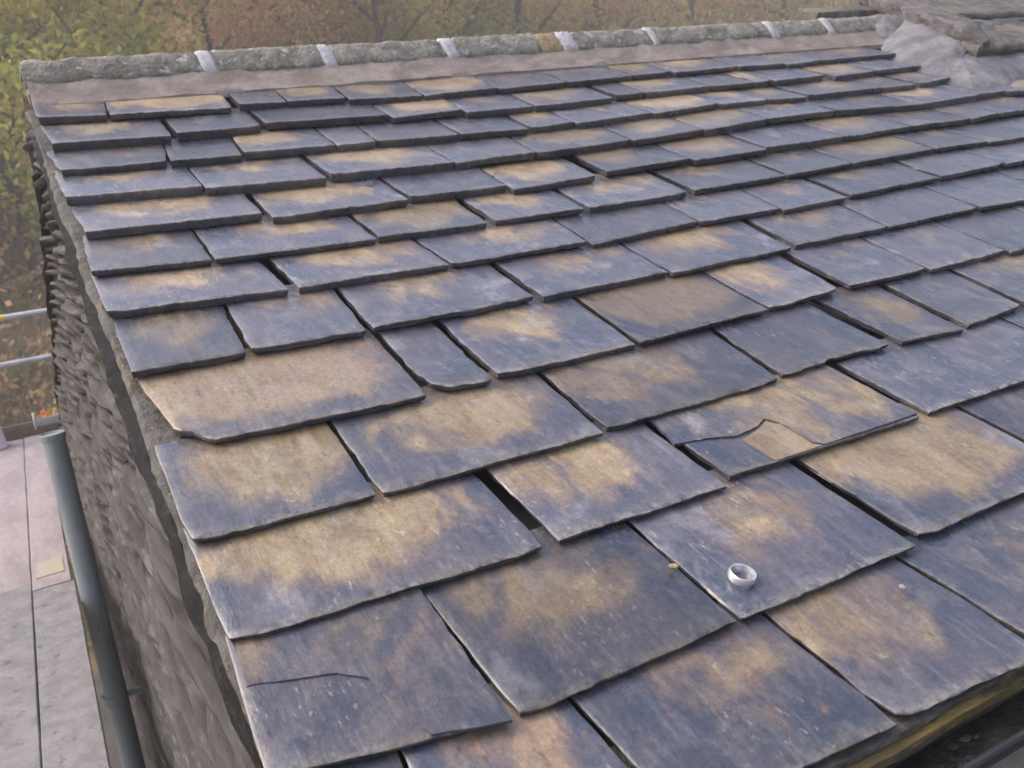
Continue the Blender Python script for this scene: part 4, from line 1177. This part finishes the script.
# pale tub standing behind the toe board
V, F = lathe([(0.10, 0.34), (0.135, 0.02), (0.150, 0.02), (0.150, 0.0), (0.0, 0.0), (0.0, 0.34)], 28)
TUB = mat_simple('pale_pink_plastic', (0.62, 0.52, 0.54), (0.70, 0.61, 0.62), 5, 0.5, (1, 1, 1), 0.05)
tub = mesh_obj('plastic_tub', V, F, TUB, None, Vector((-0.20, 8.62, PZ + 0.004)))
tag(tub, 'pale pink upturned plastic tub standing on the scaffold boards by the toe board', 'tub')

# ------------------------------------------------------------------ trees on the hillside
def tree(x, y, h, cr, ch, pal, nl, seed, label, ls=(0.055, 0.105)):
    g = np.random.default_rng(seed)
    z0 = hill_z(x, y) - 0.15
    root = empty('autumn_tree', (x, y, z0))
    tag(root, label, 'tree', 'trees on the hillside behind the roof')
    parts = []
    lean = g.normal(0, 0.06, 2)
    spine = [Vector((lean[0] * h * t ** 1.4, lean[1] * h * t ** 1.4, h * t)) + Vector((0.12 * math.sin(t * 5 + seed), 0.12 * math.cos(t * 4 + seed), 0)) * t for t in np.linspace(0, 0.93, 9)]
    parts.append(tube(spine, [h * 0.011 * (1 - 0.85 * t) + 0.010 for t in np.linspace(0, 1, 9)], 8))
    tips = []
    for k in range(15):
        t = 0.06 + 0.84 * k / 14
        i = t / 0.93 * 8
        b0 = spine[int(i)].lerp(spine[min(8, int(i) + 1)], i - int(i))
        w = k * 2.4 + g.uniform(-0.4, 0.4)
        ln = cr * (1.05 - 0.55 * abs(t - 0.5)) * g.uniform(0.75, 1.1)
        d = Vector((math.cos(w), math.sin(w), g.uniform(0.35, 0.9)))
        p = [b0, b0 + d * ln * 0.35, b0 + d * ln * 0.7 + Vector((0, 0, 0.10 * ln)), b0 + d * ln + Vector((g.normal(0, 0.1), g.normal(0, 0.1), 0.12)) * ln]
        r0 = h * 0.008 * (1.2 - t)
        parts.append(tube(p, [r0 + 0.01, r0 * 0.7 + 0.008, r0 * 0.45 + 0.006, 0.006], 6))
        tips += [p[2], p[3]]
        for q in range(3):
            s = p[1 + q % 2].lerp(p[2 + q % 2], g.uniform(0.2, 0.9))
            dd = Vector(g.normal(0, 1, 3)); dd.z = abs(dd.z) * 0.7; dd.normalize()
            e = s + dd * ln * g.uniform(0.3, 0.5)
            parts.append(tube([s, s.lerp(e, 0.5) + Vector((0, 0, 0.05)), e], [0.022, 0.014, 0.005], 5))
            tips.append(e)
    v, f = join(parts)
    mesh_obj('trunk', v, f, BARK, root)
    T = np.array([tuple(t) for t in tips])
    nc = len(T) * 2
    ctr = T[g.integers(0, len(T), nc)] + g.normal(0, 0.16, (nc, 3)) * cr
    ctr[:, 2] = np.clip(ctr[:, 2], h * 0.04, h * 1.02)
    idx = g.integers(0, nc, nl)
    sp = g.uniform(0.10, 0.24, nc)[idx][:, None] * cr
    C = ctr[idx] + g.normal(0, 1, (nl, 3)) * sp * np.array([1, 1, 0.75])
    pal = np.array(pal)
    base = pal[g.integers(0, len(pal), nc)]
    base = base * g.uniform(0.7, 1.3, (nc, 1))
    col = base[idx] * g.uniform(0.75, 1.25, (nl, 1))
    leaf_mesh('crown', C, g.uniform(ls[0], ls[1], nl), np.clip(col, 0, 0.8), root, (0, 0, 0), g)
    return root
GRN = [(0.373, 0.386, 0.083), (0.497, 0.469, 0.11), (0.29, 0.317, 0.083), (0.58, 0.483, 0.124)]
YEL = [(0.72, 0.554, 0.132), (0.607, 0.488, 0.132), (0.72, 0.568, 0.158), (0.475, 0.422, 0.132)]
ORG = [(0.75, 0.447, 0.182), (0.75, 0.43, 0.232), (0.75, 0.53, 0.215), (0.629, 0.398, 0.248)]
BRN = [(0.638, 0.38, 0.236), (0.547, 0.354, 0.211), (0.699, 0.446, 0.261), (0.471, 0.328, 0.211)]
TR = [  # x, y, height, crown radius, crown share, palette, leaves, label
    (0.9, 19.5, 7.5, 2.4, 0.75, GRN, 5200, 'olive green leafy tree at the lowest edge of the wood, with a dark leaning trunk'),
    (3.3, 22.5, 8.0, 2.6, 0.75, GRN, 5200, 'dull green tree with brownish leaves between the olive tree and the russet trees'),
    (6.2, 25.0, 8.5, 2.6, 0.75, BRN, 4600, 'brown thinning tree beside the russet trees'),
    (8.2, 28.5, 9.0, 2.7, 0.75, ORG, 4800, 'russet orange tree above the middle ridge stones'),
    (10.6, 30.0, 8.5, 2.6, 0.75, ORG, 4400, 'reddish brown tree next to the bright yellow tree'),
    (11.4, 26.8, 8.0, 2.4, 0.75, YEL, 5000, 'bright mustard yellow tree standing out from the brown wood'),
    (15.2, 30.0, 9.0, 2.7, 0.75, GRN, 4800, 'dark green tree just past the mustard yellow tree'),
    (18.2, 30.5, 9.0, 2.7, 0.75, YEL, 4200, 'thin yellow-brown tree with bare twigs showing'),
    (22.0, 31.0, 9.0, 2.8, 0.75, BRN, 3600, 'pale brown half-bare tree behind the thin yellow-brown tree'),
    (26.5, 31.0, 9.0, 2.8, 0.75, ORG, 3400, 'faded pinkish orange tree towards the cement-bedded ridge end'),
    (30.5, 30.0, 9.0, 2.8, 0.75, BRN, 3400, 'dull brown tree behind the end of the ridge'),
    (36.5, 29.5, 9.0, 2.8, 0.75, YEL, 3600, 'olive yellow tree behind the raised neighbouring roof'),
    (1.6, 31.0, 9.5, 3.0, 0.75, YEL, 3600, 'tall yellowing tree higher up the slope behind the olive tree'),
    (5.6, 36.0, 10.0, 3.2, 0.75, BRN, 3600, 'tall brown tree higher up the slope behind the dull green tree'),
    (-2.6, 22.0, 8.0, 2.6, 0.75, GRN, 3600, 'green tree at the outer edge of the wood beyond the scaffold'),
]
for k, (x, y, h, cr, ch, pal_, nl, lab) in enumerate(TR):
    tree(x, y, h, cr, ch, pal_, int(nl * 2.6), 100 + k * 7, lab)

# undergrowth: bramble, bracken and dead stems over the whole slope in view
g = np.random.default_rng(77)
def scatter(nn, y0, y1):
    yy = y0 + (y1 - y0) * g.uniform(0, 1, nn) ** 0.9
    lo, hi = -0.10 * yy - 2, 1.35 * yy + 3
    xx = lo + (hi - lo) * g.uniform(0, 1, nn)
    return xx, yy
xx, yy = scatter(5200, 11.5, 62)
nl = 44
C = np.empty((5200 * nl, 3)); col = np.empty((5200 * nl, 3)); sz = np.empty(5200 * nl)
NEARP = np.array(GRN[:3] + BRN + YEL[3:] + [(0.26, 0.20, 0.11), (0.20, 0.17, 0.09)]) * 0.8
ALL = np.array(GRN + YEL[1:] + ORG[:2] + BRN + BRN)
for k in range(5200):
    zz = hill_z(xx[k], yy[k])
    r = g.uniform(0.3, 0.9) * (0.6 + yy[k] / 40)
    s = slice(k * nl, (k + 1) * nl)
    C[s] = np.array([xx[k], yy[k], zz + r * 0.8]) + g.normal(0, 1, (nl, 3)) * np.array([r * 0.6, r * 0.6, r * 0.55])
    near = yy[k] < 22
    pi = (NEARP if near else ALL)[int((0.5 + 0.5 * fnoise(xx[k] * 0.23, yy[k] * 0.23, 4)) * 10.999 + g.integers(-2, 3)) % (len(NEARP) if near else len(ALL))]
    col[s] = pi * g.uniform(0.6, 1.3) * g.uniform(0.75, 1.25, (nl, 1))
    sz[s] = g.uniform(0.04, 0.08, nl) * (0.5 + yy[k] / 20)
und = leaf_mesh('undergrowth', C, sz, np.clip(col, 0, 0.6), None, (0, 0, 0), g)
tag(und, 'brown and olive undergrowth covering the hillside', kind='stuff')
parts = []
for k in range(420):
    y = g.uniform(11.5, 20); x = g.uniform(-0.1 * y - 1, 0.16 * y + 1.5)
    p0 = Vector((x, y, hill_z(x, y) - 0.05)); hh = g.uniform(0.5, 1.9)
    d = Vector((g.normal(0, 0.35), g.normal(0, 0.35), 1)) * hh
    parts.append(tube([p0, p0 + d * 0.55, p0 + d + Vector((g.normal(0, 0.15), g.normal(0, 0.15), -0.05))], [0.012, 0.009, 0.004], 4))
v, f = join(parts)
STEM = mat_simple('dead_stems', (0.18, 0.15, 0.10), (0.30, 0.25, 0.18), 6, 0.9, bump=0)
tag(mesh_obj('dead_stems', v, f, STEM, None), 'pale dead stems standing among the undergrowth', kind='stuff')

# ------------------------------------------------------------------ damp air over the valley
hv, hf = box(-64, 134, -64, 124, -1.2, 31.5)
hz = mesh_obj('haze', hv, hf, None, smooth=False)
hm = bpy.data.materials.new('damp_air'); hm.use_nodes = True
ht = hm.node_tree
ht.nodes.remove(ht.nodes['Principled BSDF'])
pvn = ht.nodes.new('ShaderNodeVolumePrincipled')
pvn.inputs['Color'].default_value = (0.97, 0.94, 0.94, 1)
pvn.inputs['Density'].default_value = 0.008
pvn.inputs['Anisotropy'].default_value = 0.2
ht.links.new(pvn.outputs[0], ht.nodes['Material Output'].inputs['Volume'])
hz.data.materials.append(hm)
tag(hz, 'thin damp haze hanging over the wooded hillside', kind='stuff')
